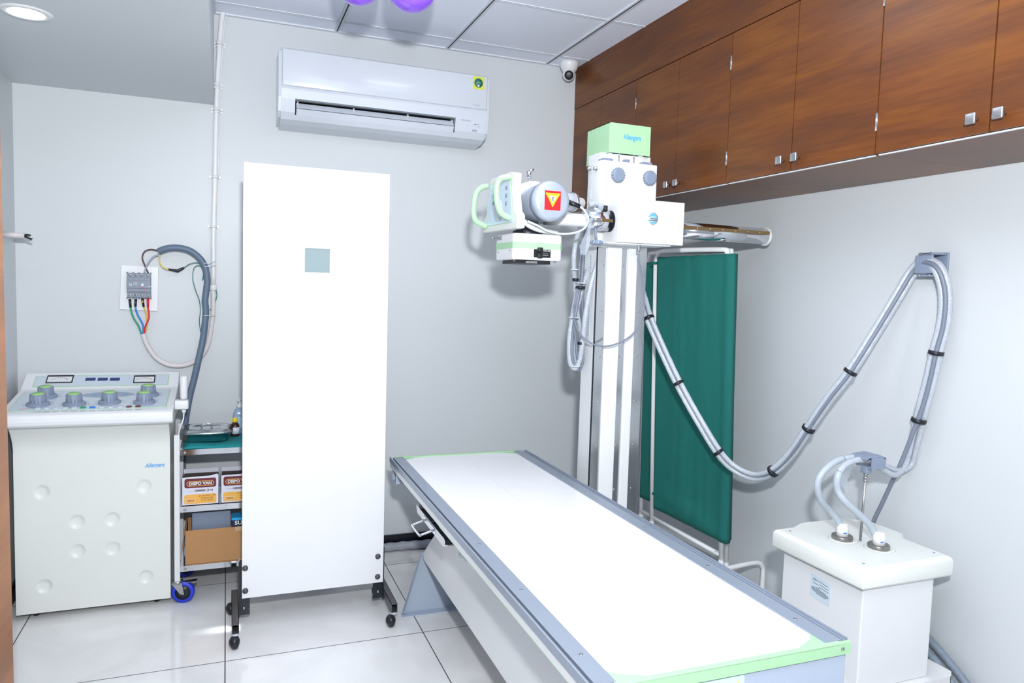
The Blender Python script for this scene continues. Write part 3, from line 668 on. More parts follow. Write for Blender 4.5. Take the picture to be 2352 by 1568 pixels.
obj('pump', MB().lathe([(.014, .127), (.014, .145), (.006, .148), (.006, .165), (.010, .167), (.010, .176), (.0001, .177)], (sx, 3.875, ZS2)).cyl((sx, 3.875, ZS2+.171), (sx-.005, 3.838, ZS2+.169), .005, .004, 10), WHITE, t)
# syringe boxes on the middle shelf
ZM = .4485
def syringe_box(x, lab, torn):
    t = thing('syringe_box', lab, 'box', (x+.08, 3.70, ZM), 0, 'syringe boxes on the middle trolley shelf')
    y0, y1, z1, w = 3.632, 3.80, ZM+.132, .160
    b = MB().box(x, x+w, y0, y0+.002, ZM, z1).box(x, x+w, y1, y1+.002, ZM, z1).box(x, x+.002, y0, y1, ZM, z1).box(x+w-.002, x+w, y0, y1, ZM, z1).box(x, x+w, y0, y1, ZM, ZM+.002)
    b.plate([(x, y0, z1), (x+w, y0, z1), (x+w*.95, y0-.001, z1+.012), (x+w*.78, y0, z1+.004), (x+.01, y0, z1+.001)], (0, 1, 0), .0012)
    obj('carton', b, BOXW, t)
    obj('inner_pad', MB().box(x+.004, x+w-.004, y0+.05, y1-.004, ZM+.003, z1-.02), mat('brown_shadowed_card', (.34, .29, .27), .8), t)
    yy = y0-.0008
    mp_ = [(px, pz) for px, pz in rrect(x+w/2, z1-.028, w-.024, .044, .009)]
    obj('maroon_panel', MB().prism(mp_, 'y', yy, y0), MAROON, t)
    obj('orange_panel', MB().prism(rrect(x+w/2, ZM+.029, w-.022, .044, .009), 'y', yy, y0), ORANGE, t)
    out = rrect(x+w/2, z1-.030, w-.042, .024, .0115, 6); inn = rrect(x+w/2, z1-.030, w-.047, .019, .009, 6)
    rg = MB(); n = len(out)
    rg.add([(a, yy-.0006, c) for a, c in out]+[(a, yy-.0006, c) for a, c in inn], [[i, (i+1) % n, n+(i+1) % n, n+i] for i in range(n)])
    obj('orange_ring', rg, ORANGE, t)
    text('lettering', 'DISPO VAN', WHITE, t, (x+w/2, yy-.0006, z1-.0305), (1, 0, 0), (0, 0, 1), .019, w-.062, bold=.0008)
    text('lettering', '25 SINGLE USE', mat('brown_ink', (.45, .30, .22)), t, (x+w*.68, yy-.0004, ZM+.043), (1, 0, 0), (0, 0, 1), .010, w*.46)
    text('lettering', 'SYRINGES', mat('brown_ink', (.45, .3, .2)), t, (x+w*.68, yy-.0004, ZM+.0315), (1, 0, 0), (0, 0, 1), .010, w*.32)
    text('lettering', 'WITH NEEDLE', mat('brown_ink', (.45, .3, .2)), t, (x+w*.68, yy-.0004, ZM+.021), (1, 0, 0), (0, 0, 1), .008, w*.32)
    text('lettering', '20ml', mat('brown_ink', (.45, .3, .2)), t, (x+w*.24, yy-.0004, ZM+.022), (1, 0, 0), (0, 0, 1), .013, w*.18)
    out = rrect(x+w*.24, ZM+.022, .042, .019, .004, 4); inn = rrect(x+w*.24, ZM+.022, .039, .016, .003, 4); n = len(out)
    obj('label_frame', MB().add([(a, yy-.0004, c) for a, c in out]+[(a, yy-.0004, c) for a, c in inn], [[i, (i+1) % n, n+(i+1) % n, n+i] for i in range(n)]), BOXW, t)
    sy = MB(); zc = ZM+.068
    sy.box(x+.055, x+.112, yy-.0003, yy, zc-.0045, zc-.003).box(x+.055, x+.112, yy-.0003, yy, zc+.003, zc+.0045).box(x+.055, x+.057, yy-.0003, yy, zc-.0045, zc+.0045)
    sy.box(x+.025, x+.055, yy-.0003, yy, zc-.0008, zc).box(x+.112, x+.114, yy-.0003, yy, zc-.008, zc+.008).box(x+.114, x+.131, yy-.0003, yy, zc-.002, zc+.002).box(x+.131, x+.133, yy-.0003, yy, zc-.006, zc+.006)
    sy.box(x+.06, x+.10, yy-.0003, yy, zc-.002, zc+.002)
    obj('syringe_drawing', sy, mat('purple_grey_ink', (.45, .38, .42)), t)
syringe_box(-.192, 'open printed syringe box at the left end of the trolley middle shelf', 0)
syringe_box(-.024, 'open printed syringe box on middle shelf half hidden by the white screen', 1)
# bottom shelf
ZL = .1685
t = thing('cardboard_box', 'open brown cardboard box on the bottom shelf of the trolley', 'box', (.02, 3.72, ZL))
x0, x1, y0, y1, z1 = -.178, .235, 3.634, 3.84, ZL+.160
b = MB().box(x0, x1, y0, y0+.004, ZL, z1).box(x0, x1, y1-.004, y1, ZL, z1).box(x0, x0+.004, y0, y1, ZL, z1).box(x1-.004, x1, y0, y1, ZL, z1).box(x0, x1, y0, y1, ZL, ZL+.004)
b.plate([(x0, y0, z1), (x0, y1, z1), (x0-.012, y1, z1-.07), (x0-.012, y0+.01, z1-.09)], (-1, 0, 0), .003)
obj('carton', b, CARD, t, bevel=.001)
obj('tape_strip', MB().box(.04, .10, y0-.0008, y0, z1-.02, z1), mat('pale_tape', (.78, .66, .52), .35), t)
t = tag(obj('grey_carton', MB().rbox(-.150, .020, 3.66, 3.70, ZL+.005, ZL+.233, .004, 2), mat('slate_card', (.47, .52, .60), .6, var=.08, vscale=15)), 'slate grey flat pack standing inside the cardboard box', 'box')
t = thing('surgical_box', 'dark blue box with white lettering inside the cardboard box', 'box', (.12, 3.67, ZL+.0045))
obj('carton', MB().box(.026, .20, 3.642, 3.72, ZL+.0045, ZL+.190), mat('navy_card', (.10, .17, .30), .4), t)
obj('cyan_top_flap', MB().box(.024, .202, 3.640, 3.722, ZL+.1905, ZL+.201), mat('cyan_card', (.18, .68, .92), .5), t)
text('lettering', 'SURGICAL', WHITE, t, (.105, 3.6413, ZL+.176), (1, 0, 0), (0, 0, 1), .026, .135, bold=.0007)
# ================================================================== LEAD SCREEN
t = thing('protective_screen', 'tall white mobile lead screen with small square window', 'screen', (.36, 3.25, 0))
pan = [at(563, 372, y=3.24), at(898, 402, y=3.24), at(875, 1340, y=3.24), at(553, 1370, y=3.24)]
zt, zb, xa, xb = 1.984, .137, .064, .671
wa, wb, za, zb2 = .311, .416, 1.542, 1.645
b = MB().box(xa, wa, 3.242, 3.262, zb, zt).box(wb, xb, 3.242, 3.262, zb, zt).box(wa, wb, 3.242, 3.262, zb, za).box(wa, wb, 3.242, 3.262, zb2, zt)
obj('panel', b, LAM, t)
obj('window_pane', MB().box(wa, wb, 3.246, 3.256, za, zb2), GLASSG, t)
ed = MB().box(xa-.0012, xa, 3.242, 3.262, zb, zt).box(xb, xb+.0012, 3.242, 3.262, zb, zt)
obj('edge_band', ed, mat('ply_edge', (.62, .60, .56), .6), t)
for (x, z) in ((.646, .26), (.646, .153+.012), (.076, .27), (.077, .17)):
    obj('bolt', MB().lathe([(.0125, 0), (.0125, .003), (.008, .005), (.007, .009), (.0001, .0095)], (x, 3.242, z), (0, -1, 0), 20), DARKM, t)
for s, x in ((-1, .036), (1, .690)):
    f = MB()
    y0, y1, z0, z1 = 3.075, 3.44, .062, .100; hw = .0135; th = .002
    f.box(x-hw, x+hw, y0, y1, z1-th, z1).box(x-hw, x+hw, y0-.0, y1, z0, z0+th).box(x-hw, x-hw+th, y0, y1, z0, z1).box(x+hw-th, x+hw, y0, y1, z0, z1)
    fo = obj('foot_beam', f, DARKM, t)
    obj('bracket', MB().box(x-s*.014, x-s*.060, 3.263, 3.268, .055, .30).box(x-s*.014, x-s*.018, 3.2405 if s < 0 else 3.2405, 3.30, .052, .30), BLACKM, t)
    sc = MB(); screw(sc, (x-s*.035, 3.263, .085), (0, -1, 0), .006, .003); obj('rivet', sc, STEEL, t)
    for (yy, dx) in ((y0+.012, -.012*(s > 0)), (y1-.02, -.012)):
        c = Vector((x+dx-.004, yy-.012, .026))
        w = MB().lathe([(.004, -.016), (.018, -.014), (.0255, -.007), (.0255, .007), (.018, .014), (.004, .016)], c, (1, .25, 0), 24)
        w.sphere(c+Vector((0, 0, .004)), .0275, (.8, 1, .9), 16)
        cs = obj('caster', w, BLACK, t)
        obj('caster_collar', MB().lathe([(.006, -.004), (.016, 0), (.016, .004), (.006, .008)], (x, yy, .054)), GREYL, cs)
# ================================================================== FLOOR HOSE
pts = [(x, 3.965+.008*math.sin(x*9), .027) for x in [.55+.12*i for i in range(15)]]
P = smoothpath(pts, 8); tag(obj('floor_conduit', MB().tube(P, .025, 12, radii=[.024+.002*math.sin(i*1.3) for i in range(len(P))]), mat('grey_wrap', (.60, .62, .66), .5, bump=1, bscale=40, var=.15, vscale=20)), 'grey wrapped pipe lying on the floor along the back wall', 'pipe')
# ================================================================== X-RAY TABLE
TR = thing('xray_table', 'long white x-ray table with grey side rails and green ends', 'table', (1.062, 2.335, 0), -.0105)
XA, XB, YA, YC, ZTOP = .7115, 1.4095, 1.285, 3.385, .68
obj('table_top', MB().box(XA+.062, XB-.062, YA+.006, YC-.006, ZTOP-.014, ZTOP-.0035), mat('table_laminate', (.97, .97, .98), .25), TR)
obj('centre_line', MB().box(1.0599, 1.0606, YA+.01, YC-.01, ZTOP-.0035, ZTOP-.0032), GREYL, TR)
GR = obj('end_panel', MB().box(XA+.03, XB-.004, YA-.012, YA-.002, ZTOP-.028, ZTOP+.002).box(XA+.06, XB-.03, YA-.012, YA+.006, ZTOP-.0035, ZTOP-.0005), GREEN, TR, bevel=.001)
obj('end_panel', MB().box(XA+.03, XB-.03, YC+.002, YC+.012, ZTOP-.028, ZTOP+.001).box(XA+.04, XB-.04, YC-.008, YC+.002, ZTOP-.0035, ZTOP+.000), GREEN, TR, bevel=.001)
cg = MB()
for (x, y, sx, sy) in ((XB-.064, YA+.006, -1, 1), (XA+.064, YA+.006, 1, 1), (XB-.064, YC-.006, -1, -1), (XA+.064, YC-.006, 1, -1)):
    cg.plate([(x, y, ZTOP-.003), (x+sx*.085, y, ZTOP-.003), (x+sx*.02, y+sy*.03, ZTOP-.003), (x, y+sy*.055, ZTOP-.003)], (0, 0, 1), .0008)
obj('corner_gusset', cg, GREEN, TR)
for s, xo in ((1, XA), (-1, XB)):
    # extruded aluminium rail: outer lip, T slot, flat inner flange, white skirt below
    r = MB()
    def bx(a, c, z0, z1): r.box(xo+s*a, xo+s*c, YA+.004, YC-.001, z0, z1)
    bx(0, .006, ZTOP-.019, ZTOP+.004); bx(.006, .011, ZTOP-.022, ZTOP-.002); bx(.011, .018, ZTOP-.022, ZTOP-.014); bx(.018, .022, ZTOP-.022, ZTOP)
    bx(.022, .066, ZTOP-.004, ZTOP); bx(.022, .05, ZTOP-.022, ZTOP-.012)
    rl = obj('side_rail', r, ALU, TR)
    obj('rail_slot', MB().box(xo+s*.0112, xo+s*.0178, YA+.008, YC-.008, ZTOP-.0138, ZTOP-.012), DARKM, rl)
    sc = MB()
    for k in range(6): screw(sc, (xo+s*.045, YA+.13+k*.37, ZTOP), (0, 0, 1), .0055, .0012)
    obj('rail_screw', sc, STEEL, rl)
    obj('side_skirt', MB().box(xo+s*.002, xo+s*.012, YA+.004, YC-.004, ZTOP-.044, ZTOP-.0192), WHITE, TR, bevel=.001)
    obj('green_edge', MB().box(xo+s*.003, xo+s*.011, YA+.004, YC-.9, ZTOP-.047, ZTOP-.0442), GREEN, TR)
# blue-grey near end box
b = MB().prism([(XA+.012, ZTOP-.03), (XB-.012, ZTOP-.03), (XB-.012, ZTOP-.105), (XB-.035, ZTOP-.135), (XA+.035, ZTOP-.135), (XA+.012, ZTOP-.105)], 'y', YA-.006, YA+.05)
ep = obj('end_box', b, BLUEGREY, TR, bevel=.003)
q1 = at(1655, 1560, y=YA-.006); q2 = at(1716, 1556, y=YA-.006)
lb = obj('rating_label', MB().prism(rrect(q2.x-.065, q2.z-.018, .135, .055, .006), 'y', YA-.0072, YA-.006), LABELM, TR)
lx = q2.x-.065; lz = q2.z-.018
li = MB()
for k in range(3): li.box(lx-.012, lx+.036, YA-.0076, YA-.0072, lz+.012-k*.011, lz+.0125-k*.011).box(lx-.055, lx-.02, YA-.0076, YA-.0072, lz+.007-k*.011, lz+.009-k*.011)
obj('printed_lines', li, DARKINK, lb)
obj('warning_triangle', MB().prism([(lx+.045, lz+.006), (lx+.055, lz+.006), (lx+.050, lz+.016)], 'y', YA-.0076, YA-.0072), YEL, lb)
obj('blue_dot', MB().lathe([(.0045, 0), (.0045, .0005), (.0001, .0005)], (lx+.050, YA-.0072, lz-.002), (0, -1, 0)), WBLUE, lb)
sc = MB(); screw(sc, (XB-.03, YA-.012, ZTOP-.012), (0, -1, 0), .005, .003); screw(sc, (XA+.06, YA-.012, ZTOP-.012), (0, -1, 0), .005, .003); obj('end_screw', sc, STEEL, TR)
# under frame, far bracket
obj('under_frame', MB().box(XA+.03, XB-.03, YA+.05, YC-.02, ZTOP-.0435, ZTOP-.0225), BLUEGREY, TR)
obj('cross_channel', MB().box(XA+.008, XB-.008, YC-.118, YC-.115, ZTOP-.096, ZTOP-.046).box(XA+.008, XB-.008, YC-.118, YC-.04, ZTOP-.099, ZTOP-.096).box(XA+.008, XB-.008, YC-.043, YC-.04, ZTOP-.096, ZTOP-.046), BLUEGREY, TR)
# pedestal: two leaning skirts, end gussets with flanged foot
for s, xo in ((1, .842), (-1, 1.28)):
    p = [(xo-s*.012, 3.20, .255), (xo+s*.012, 2.93, .50), (xo+s*.016, 2.93, .618), (xo+s*.016, 1.42, .618), (xo-s*.012, 1.42, .255)]
    obj('side_cover', MB().plate(p, (s, 0, 0), .004), WHITE, TR, bevel=.001)
for y in (3.185, 1.55):
    gz = [(.745, .004), (1.375, .004), (1.292, .275), (.826, .275)] if y > 2 else [(.86, .004), (1.26, .004), (1.235, .275), (.885, .275)]
    obj('leg_plate', MB().prism(gz, 'y', y, y+.004), BLUEGREY, TR)
    fl = MB().box(gz[0][0]-.01, gz[1][0]+.01, y-.045, y, 0, .004)
    fl.plate([(gz[0][0], y-.03, .004), (gz[0][0], y, .004), (gz[3][0], y, .275), (gz[3][0], y-.03, .275)], (-1, 0, 0), .003)
    fl.plate([(gz[1][0], y-.03, .004), (gz[1][0], y, .004), (gz[2][0], y, .275), (gz[2][0], y-.03, .275)], (1, 0, 0), .003)
    fo = obj('leg_flange', fl, BLUEGREY, TR)
    sc = MB(); screw(sc, (gz[0][0]+.0, y-.022, .004), (0, 0, 1), .006, .001); obj('floor_bolt', sc, DARKM, fo)
obj('base_beam', MB().box(.90, 1.22, 1.56, 2.90, .27, .618).box(1.0, 1.20, 1.56, 3.184, .12, .25), WHITE, TR)
# bucky tray with chrome handle
b = MB()
x0 = .735
q3 = [(2.93, .583), (2.905, .556), (2.50, .553), (2.488, .558), (2.485, .578), (2.50, .584)]
fr = MB().plate([(x0, y, z) for y, z in q3], (1, 0, 0), .003)
fr.box(x0+.003, x0+.32, 2.50, 2.905, .553, .556).box(x0+.003, x0+.06, 2.905, 2.908, .553, .60)
tr = obj('cassette_tray', fr, WHITE, TR, bevel=.0008)
obj('tray_mechanism', MB().box(x0+.006, x0+.28, 2.505, 2.90, .557, .572).box(x0+.03, x0+.10, 2.52, 2.66, .572, .580).box(x0+.03, x0+.08, 2.74, 2.88, .572, .584), BLACKM, tr)
obj('clamp_strip', MB().box(x0+.004, x0+.14, 2.695, 2.707, .572, .5815), STEEL, tr)
h = [(x0-.002, 2.63, .572), (x0-.048, 2.632, .558), (x0-.056, 2.638, .556), (x0-.056, 2.752, .556), (x0-.048, 2.758, .558), (x0-.002, 2.76, .572)]
hd = MB().tube(smoothpath(h, 5), .0045, 10).box(x0-.003, x0, 2.605, 2.785, .562, .583)
obj('tray_handle', hd, CHROME, tr)
lk = MB().cyl((.775, 2.41, .590), (.775, 2.41, .556), .009).cyl((.775, 2.41, .556), (.775, 2.41, .542), .006).box(.765, .785, 2.40, 2.42, .590, .618)
obj('lock_pin', lk, STEEL, TR)
obj('brake_housing', MB().box(.765, .79, 2.29, 2.385, .562, .618), BLUEGREY, TR)
bh = obj('switch_box', MB().rbox(.755, .79, 2.21, 2.282, .572, .618, .004, 2), WHITE, TR)
obj('switch_button', MB().cyl((.755, 2.245, .597), (.748, 2.245, .597), .008), DARKM, bh)
# ================================================================== COLUMN STAND WITH TUBE HEAD
TC = thing('tube_column_stand', 'tall white x-ray column stand with green cap and side arm', 'x-ray column', (1.63, 2.91, 0))
cx0, cx1, cy0 = 1.510, 1.762, 2.850
col = MB().box(cx0, cx1, cy0+.012, cy0+.125, .03, 2.10)
for (a, c) in ((.0, .004), (.046, .110), (.156, .188), (.244, .252)): pass
obj('column_profile', col, WHITE, TC, bevel=.002)
obj('column_base', MB().rbox(cx0-.10, cx1+.10, cy0-.06, cy0+.26, 0, .030, .006, 2), BLUEGREY, TC)
rb = MB()
for (a, c) in ((1.555, 1.628), (1.660, 1.706)): rb.box(a, c, cy0-.006, cy0+.012, .03, 1.70)
obj('column_rib', rb, WHITE, TC, bevel=.004)
for (a, c) in ((1.513, 1.554), (1.629, 1.659), (1.707, 1.759)):
    o = obj('guide_strip', MB().box(a, c, cy0+.004, cy0+.012, .031, 2.0), STEEL, TC)
    sc = MB()
    for k in range(8): screw(sc, ((a+c)/2+(.006 if a < 1.6 else -.006), cy0+.004, .20+k*.202), (0, -1, 0), .0045, .002)
    obj('strip_screw', sc, BRUSH, o)
obj('corner_seam', MB().box(cx0-.0008, cx0+.0015, cy0+.008, cy0+.0125, .03, 2.0), BLACKM, TC)
sb = obj('height_scale', MB().box(cx0-.0008, cx0, cy0+.055, cy0+.075, 1.28, 1.66), LABELM, TC)
tk = MB()
for k in range(30): tk.box(cx0-.0012, cx0-.0008, cy0+.058, cy0+(.066 if k % 5 else .073), 1.30+k*.012, 1.3015+k*.012)
obj('scale_marks', tk, DARKINK, sb)
# carriage upper housing
obj('upper_housing', MB().rbox(1.483, 1.762, 2.80, 2.916, 1.86, 2.057, .007, 3), WHITE, TC)
# fluted knobs
def fluted(c, ax, r, h, n=16):
    ax = Vector(ax).normalized(); up = Vector((0, 0, 1)) if abs(ax.z) < .9 else Vector((1, 0, 0)); e1 = ax.cross(up).normalized(); e2 = ax.cross(e1)
    mb = MB(); seg = n*6; R = []
    for (hh, k) in ((0, .80), (.004, 1.0), (h*.7, 1.0), (h*.85, .9), (h, .78)):
        rg = []
        for i in range(seg):
            a = 2*PI*i/seg; rr = r*k*(1+.055*math.tanh(2.5*math.cos(n*a))); rg.append(Vector(c)+ax*hh+e1*rr*math.cos(a)+e2*rr*math.sin(a))
        R.append(rg)
    return loft(mb, R)
for (px, py) in ((1423, 401), (1496, 408)):
    q = at(px, py, y=2.775); k = fluted((q.x, 2.797, q.z), (0, -1, 0), .0305, .024)
    k.cyl((q.x, 2.80, q.z), (q.x, 2.79, q.z), .010)
    obj('brake_knob', k, GREY, TC)
b = MB()
for px in (1357, 1371):
    q = at(px, 387, x=1.483); b.lathe([(.0095, 0), (.0095, .004), (.007, .005), (.007, .014), (.005, .016), (.0001, .016)], (1.483, q.y, q.z), (-1, 0, 0), 18)
obj('connector', b, STEEL, TC)
obj('small_label', MB().box(1.4822, 1.483, 2.885, 2.905, 1.90, 1.94), LABELM, TC)
pz = MB()
for x in (1.515, 1.71): pz.prism(rrect(x+.01, 2.063, .05, .012, .004), 'y', 2.82, 2.86)
pz.box(1.612, 1.635, 2.825, 2.85, 2.057, 2.073)
obj('top_pad', pz, GREY, TC)
# green top cap
gx0, gx1, gy0 = 1.535, 1.740, 2.835
gp = [(gy0, 2.225), (gy0+.21, 2.225), (gy0+.21, 2.065), (gy0, 2.098)]
b = MB().prism(gp, 'x', gx0, gx0+.003).prism(gp, 'x', gx1-.003, gx1).box(gx0, gx1, gy0, gy0+.21, 2.222, 2.225).box(gx0, gx1, gy0, gy0+.003, 2.098, 2.225).box(gx0, gx1, gy0+.207, gy0+.21, 2.07, 2.225)
gc = obj('top_cap', b, GREEN, TC, bevel=.001)
text('lettering', 'Allengers', BLUEINK, gc, (1.648, gy0-.001, 2.170), (1, 0, 0), (0, 0, 1), .030, .088, bold=.0008)
obj('cable_slot', MB().box(1.560, 1.690, 2.8488, 2.8498, 2.096, 2.116), BLACKM, gc)
wr = MB()
for x in (1.590, 1.665): wr.cyl((x, 2.842, 2.05), (x, 2.842, 2.15), .0025, seg=8).lathe([(.012, 0), (.012, .004), (.007, .007)], (x, 2.842, 2.057), seg=6)
obj('lift_cable', wr, STEEL, TC)
obj('column_head', MB().box(1.540, 1.715, 2.850, 2.90, 2.057, 2.19), WHITE, TC)
# front carriage housing
cf0, cf1 = 1.519, 1.843
ch = obj('front_housing', MB().box(cf0, cf1, 2.70, 2.835, 1.706, 1.889), WHITE, TC, bevel=.003)
obj('mounting_plate', MB().box(cf0-.040, cf1-.05, 2.72, 2.845, 1.700, 1.7055).box(cf0-.04, cf1-.14, 2.8355, 2.8455, 1.69, 1.87), WHITE, TC)
q = at(1499, 502, y=2.70)
sg = obj('round_badge', MB().lathe([(.0001, 0), (.027, 0), (.027, .0008), (.0001, .0008)], (q.x, 2.70, q.z), (0, -1, 0), 40), mat('silver_badge', (.80, .84, .88), .3, .3), TC)
arc = [(q.x+.021*math.cos(a), q.z+.021*math.sin(a)) for a in [math.radians(10+160*i/16) for i in range(17)]]
obj('blue_arc', MB().prism(arc, 'y', 2.6986, 2.6992), BLUEINK, sg)
arc = [(q.x+.021*math.cos(a), q.z+.021*math.sin(a)) for a in [math.radians(220+100*i/12) for i in range(13)]]
obj('blue_arc', MB().prism(arc, 'y', 2.6986, 2.6992), BLUEINK, sg)
text('lettering', 'Allengers', WHITE, sg, (q.x, 2.6984, q.z+.008), (1, 0, 0), (0, 0, 1), .008, .030)
text('lettering', 'COMMITTED TO', DARKINK, sg, (q.x, 2.6984, q.z-.001), (1, 0, 0), (0, 0, 1), .006, .034)
text('lettering', 'RADIATION SAFETY', DARKINK, sg, (q.x, 2.6984, q.z-.008), (1, 0, 0), (0, 0, 1), .006, .042)
b = MB(); qx = at(1467, 568, y=2.74).x
b.lathe([(.010, 0), (.010, -.006), (.007, -.008), (.008, -.030), (.005, -.034)], (qx, 2.74, 1.706), seg=18); obj('cable_connector', b, STEEL, TC)
# horizontal arm
ZA, YAR = 1.788, 2.768
am = MB().cyl((1.398, YAR, ZA+.010), (cf0-.001, YAR, ZA+.008), .042, seg=40)
obj('arm_tube', am, CHROME, TC)
obj('arm_collar', MB().lathe([(.0425, 0), (.045, .0005), (.045, .003), (.0425, .0035)], (cf0-.004, YAR, ZA+.008), (1, 0, 0), 40), BLACKM, TC)
obj('arm_tube', MB().tube([(cf1, YAR, ZA-.010), (2.34, YAR, ZA-.012)], .037, 36), CHROME, TC)
obj('arm_end_flange', MB().lathe([(.038, 0), (.044, .001), (.044, .010), (.036, .014), (.0001, .012)], (2.332, YAR, ZA-.012), (1, 0, 0), 40), WHITE, TC)
st = MB().box(cf1+.004, 2.33, YAR-.041, YAR-.036, ZA-.006, ZA+.008)
so = obj('brass_strip', st, BRASS, TC)
sc = MB()
for k in range(6): screw(sc, (cf1+.09+k*.068, YAR-.041, ZA+.001), (0, -1, 0), .004, .0015)
obj('strip_screw', sc, STEEL, so)
obj('brass_strip', MB().box(1.455, cf0-.0135, YAR-.048, YAR-.042, ZA-.001, ZA+.012), BRASS, TC)
q = at(1392, 482, y=YAR); obj('index_knob', MB().cyl((q.x-.004, YAR, ZA+.045), (q.x-.004, YAR, ZA+.072), .0105), BLACK, TC)
q = at(1370, 555, y=2.735); obj('lock_knob', fluted((q.x, 2.735, q.z-.012), (0, 0, 1), .026, .018, 12).cyl((q.x, 2.735, q.z), (q.x, 2.75, ZA-.02), .005), GREY, TC)
# ---- tube head
TX, TY, TZ = 1.172, 2.765, 1.842
hs = MB().lathe([(.060, 0), (.070, .006), (.074, .02), (.075, .30), (.068, .315), (.05, .32), (.0001, .32)], (TX, 2.635, TZ), (0, 1, 0), 48)
TH = obj('tube_housing', hs, SILV, TC)
obj('end_cap', MB().lathe([(.0001, 0), (.060, 0), (.070, .004), (.0775, .014), (.079, .045), (.074, .047)], (TX, 2.600, TZ), (0, 1, 0), 56), SILV, TH)
obj('clamp_ring', MB().lathe([(.074, 0), (.088, .004), (.090, .02), (.090, .085), (.086, .095), (.074, .098)], (TX, 2.775, TZ+.008), (0, 1, 0), 48), WHITE, TH)
s1 = obj('warning_sticker', MB().box(TX-.034, TX+.034, 2.5994, 2.60, TZ-.037, TZ+.037), RED, TH)
def tri(r, c=(TX, TZ+.010), y0=0, y1=0): return MB().prism([(c[0]+r*math.cos(math.radians(a)), c[1]+r*math.sin(math.radians(a))) for a in (270, 30, 150)], 'y', y0, y1)
obj('yellow_triangle', tri(.036, y0=2.5988, y1=2.5994), YEL, s1); obj('white_triangle', tri(.018, (TX, TZ+.008), 2.5982, 2.5988), WHITE, s1)
text('lettering', 'CAUTION X-RAY', RED, s1, (TX, 2.5985, TZ+.0235), (1, 0, 0), (0, 0, 1), .006, .048)
for sg_ in (-1, 1): text('lettering', 'WHEN IN USE', DARKINK, s1, (TX+sg_*.0145, 2.5985, TZ+.001), (.5*1, 0, sg_*.866) if sg_ > 0 else (.5, 0, -.866), (-.866, 0, .5) if sg_ > 0 else (.866, 0, .5), .005, .03)
obj('x_ray_symbol', MB().prism([(TX-.002, TZ-.003), (TX+.002, TZ-.003), (TX+.002, TZ+.010), (TX+.008, TZ+.013), (TX-.008, TZ+.013), (TX-.002, TZ+.010)], 'y', 2.5978, 2.5982), DARKINK, s1)
# cable horn
hn = MB().lathe([(.036, -.02), (.038, 0), (.038, .095), (.034, .098)], (TX+.075, 2.735, TZ+.018), (1, .35, .03), 36)
hn2 = obj('cable_horn', hn, GREYL, TH)
ax = Vector((1, .35, .03)).normalized(); hb = Vector((TX+.075, 2.735, TZ+.018))
obj('horn_ring', MB().lathe([(.039, .085), (.041, .087), (.041, .097), (.039, .099)], hb, ax, 36), BRUSH, TH)
obj('cable_plug', MB().lathe([(.030, .098), (.030, .105), (.024, .112), (.022, .150), (.014, .154)], hb, ax, 30), WHITE, TH)
obj('pivot_arm', MB().tube([(TX+.04, TY, TZ-.052), (TX+.12, TY, TZ-.052), (1.395, TY, ZA+.004), (1.412, TY, ZA+.006)], .027, 28, radii=[.027, .027, .027, .034]), WHITE, TC)
lv = MB().cyl((TX-.022, 2.79, TZ+.092), (TX-.022, 2.79, TZ+.112), .004, seg=10).cyl((TX-.022, 2.79, TZ+.108), (TX-.026, 2.79, TZ+.135), .010, .009).tube([(TX-.026, 2.79, TZ+.130), (TX-.008, 2.785, TZ+.145)], .007, 12)
obj('clamp_lever', lv, CHROME, TH)
# control panel with two handles
xa = 1.020
pt = [(2.690, 1.953), (2.906, 1.950), (2.915, 1.92), (2.984, 1.80), (2.990, 1.735), (2.580, 1.722), (2.578, 1.765), (2.606, 1.79), (2.655, 1.885)]
pt = [(2.668, 1.948), (2.900, 1.948), (2.905, 1.895), (2.945, 1.80), (2.975, 1.78), (2.975, 1.732), (2.585, 1.728), (2.585, 1.778), (2.612, 1.795), (2.642, 1.885), (2.636, 1.892), (2.630, 1.94)]
pn = obj('control_panel', MB().prism(pt, 'x', xa, xa+.034), IVORY, TC, bevel=.005, seg=3)
face = [(2.675, 1.925), (2.885, 1.925), (2.935, 1.775), (2.945, 1.755), (2.625, 1.752), (2.635, 1.79)]
ff = obj('panel_film', MB().prism(face, 'x', xa-.0012, xa), GREEN, pn)
f2 = [(y*.975+2.785*.025, z*.97+1.84*.03) for y, z in face]
ff2 = obj('panel_face', MB().prism(f2, 'x', xa-.0018, xa-.0012), mat('panel_blue', (.80, .87, .92), .3), pn)
obj('angle_dial', MB().lathe([(.0001, 0), (.037, 0), (.045, .001), (.045, .004), (.038, .005), (.0001, .005)], (xa-.0018, 2.785, 1.812), (-1, 0, 0), 36), GREYL, pn)
bt = MB()
for (y, z) in ((2.70, 1.89), (2.70, 1.86), (2.845, 1.875), (2.845, 1.845), (2.70, 1.83)): bt.lathe([(.008, 0), (.008, .002), (.0001, .0025)], (xa-.0018, y, z), (-1, 0, 0), 18)
obj('panel_button', bt, GREY, pn)
for pts, y in ((((1171, 405), (1150, 410), (1142, 425), (1140, 447), (1144, 473), (1152, 490), (1171, 501)), 2.66), (((1123, 427), (1105, 431), (1094, 443), (1089, 465), (1088, 490), (1094, 508), (1110, 520)), 2.93)):
    P = [at(px, py, y=y) for px, py in pts]; P[0].x = xa; P[-1].x = xa
    obj('handle', MB().tube(smoothpath(P, 8), .0115, 16), GREEN, pn)
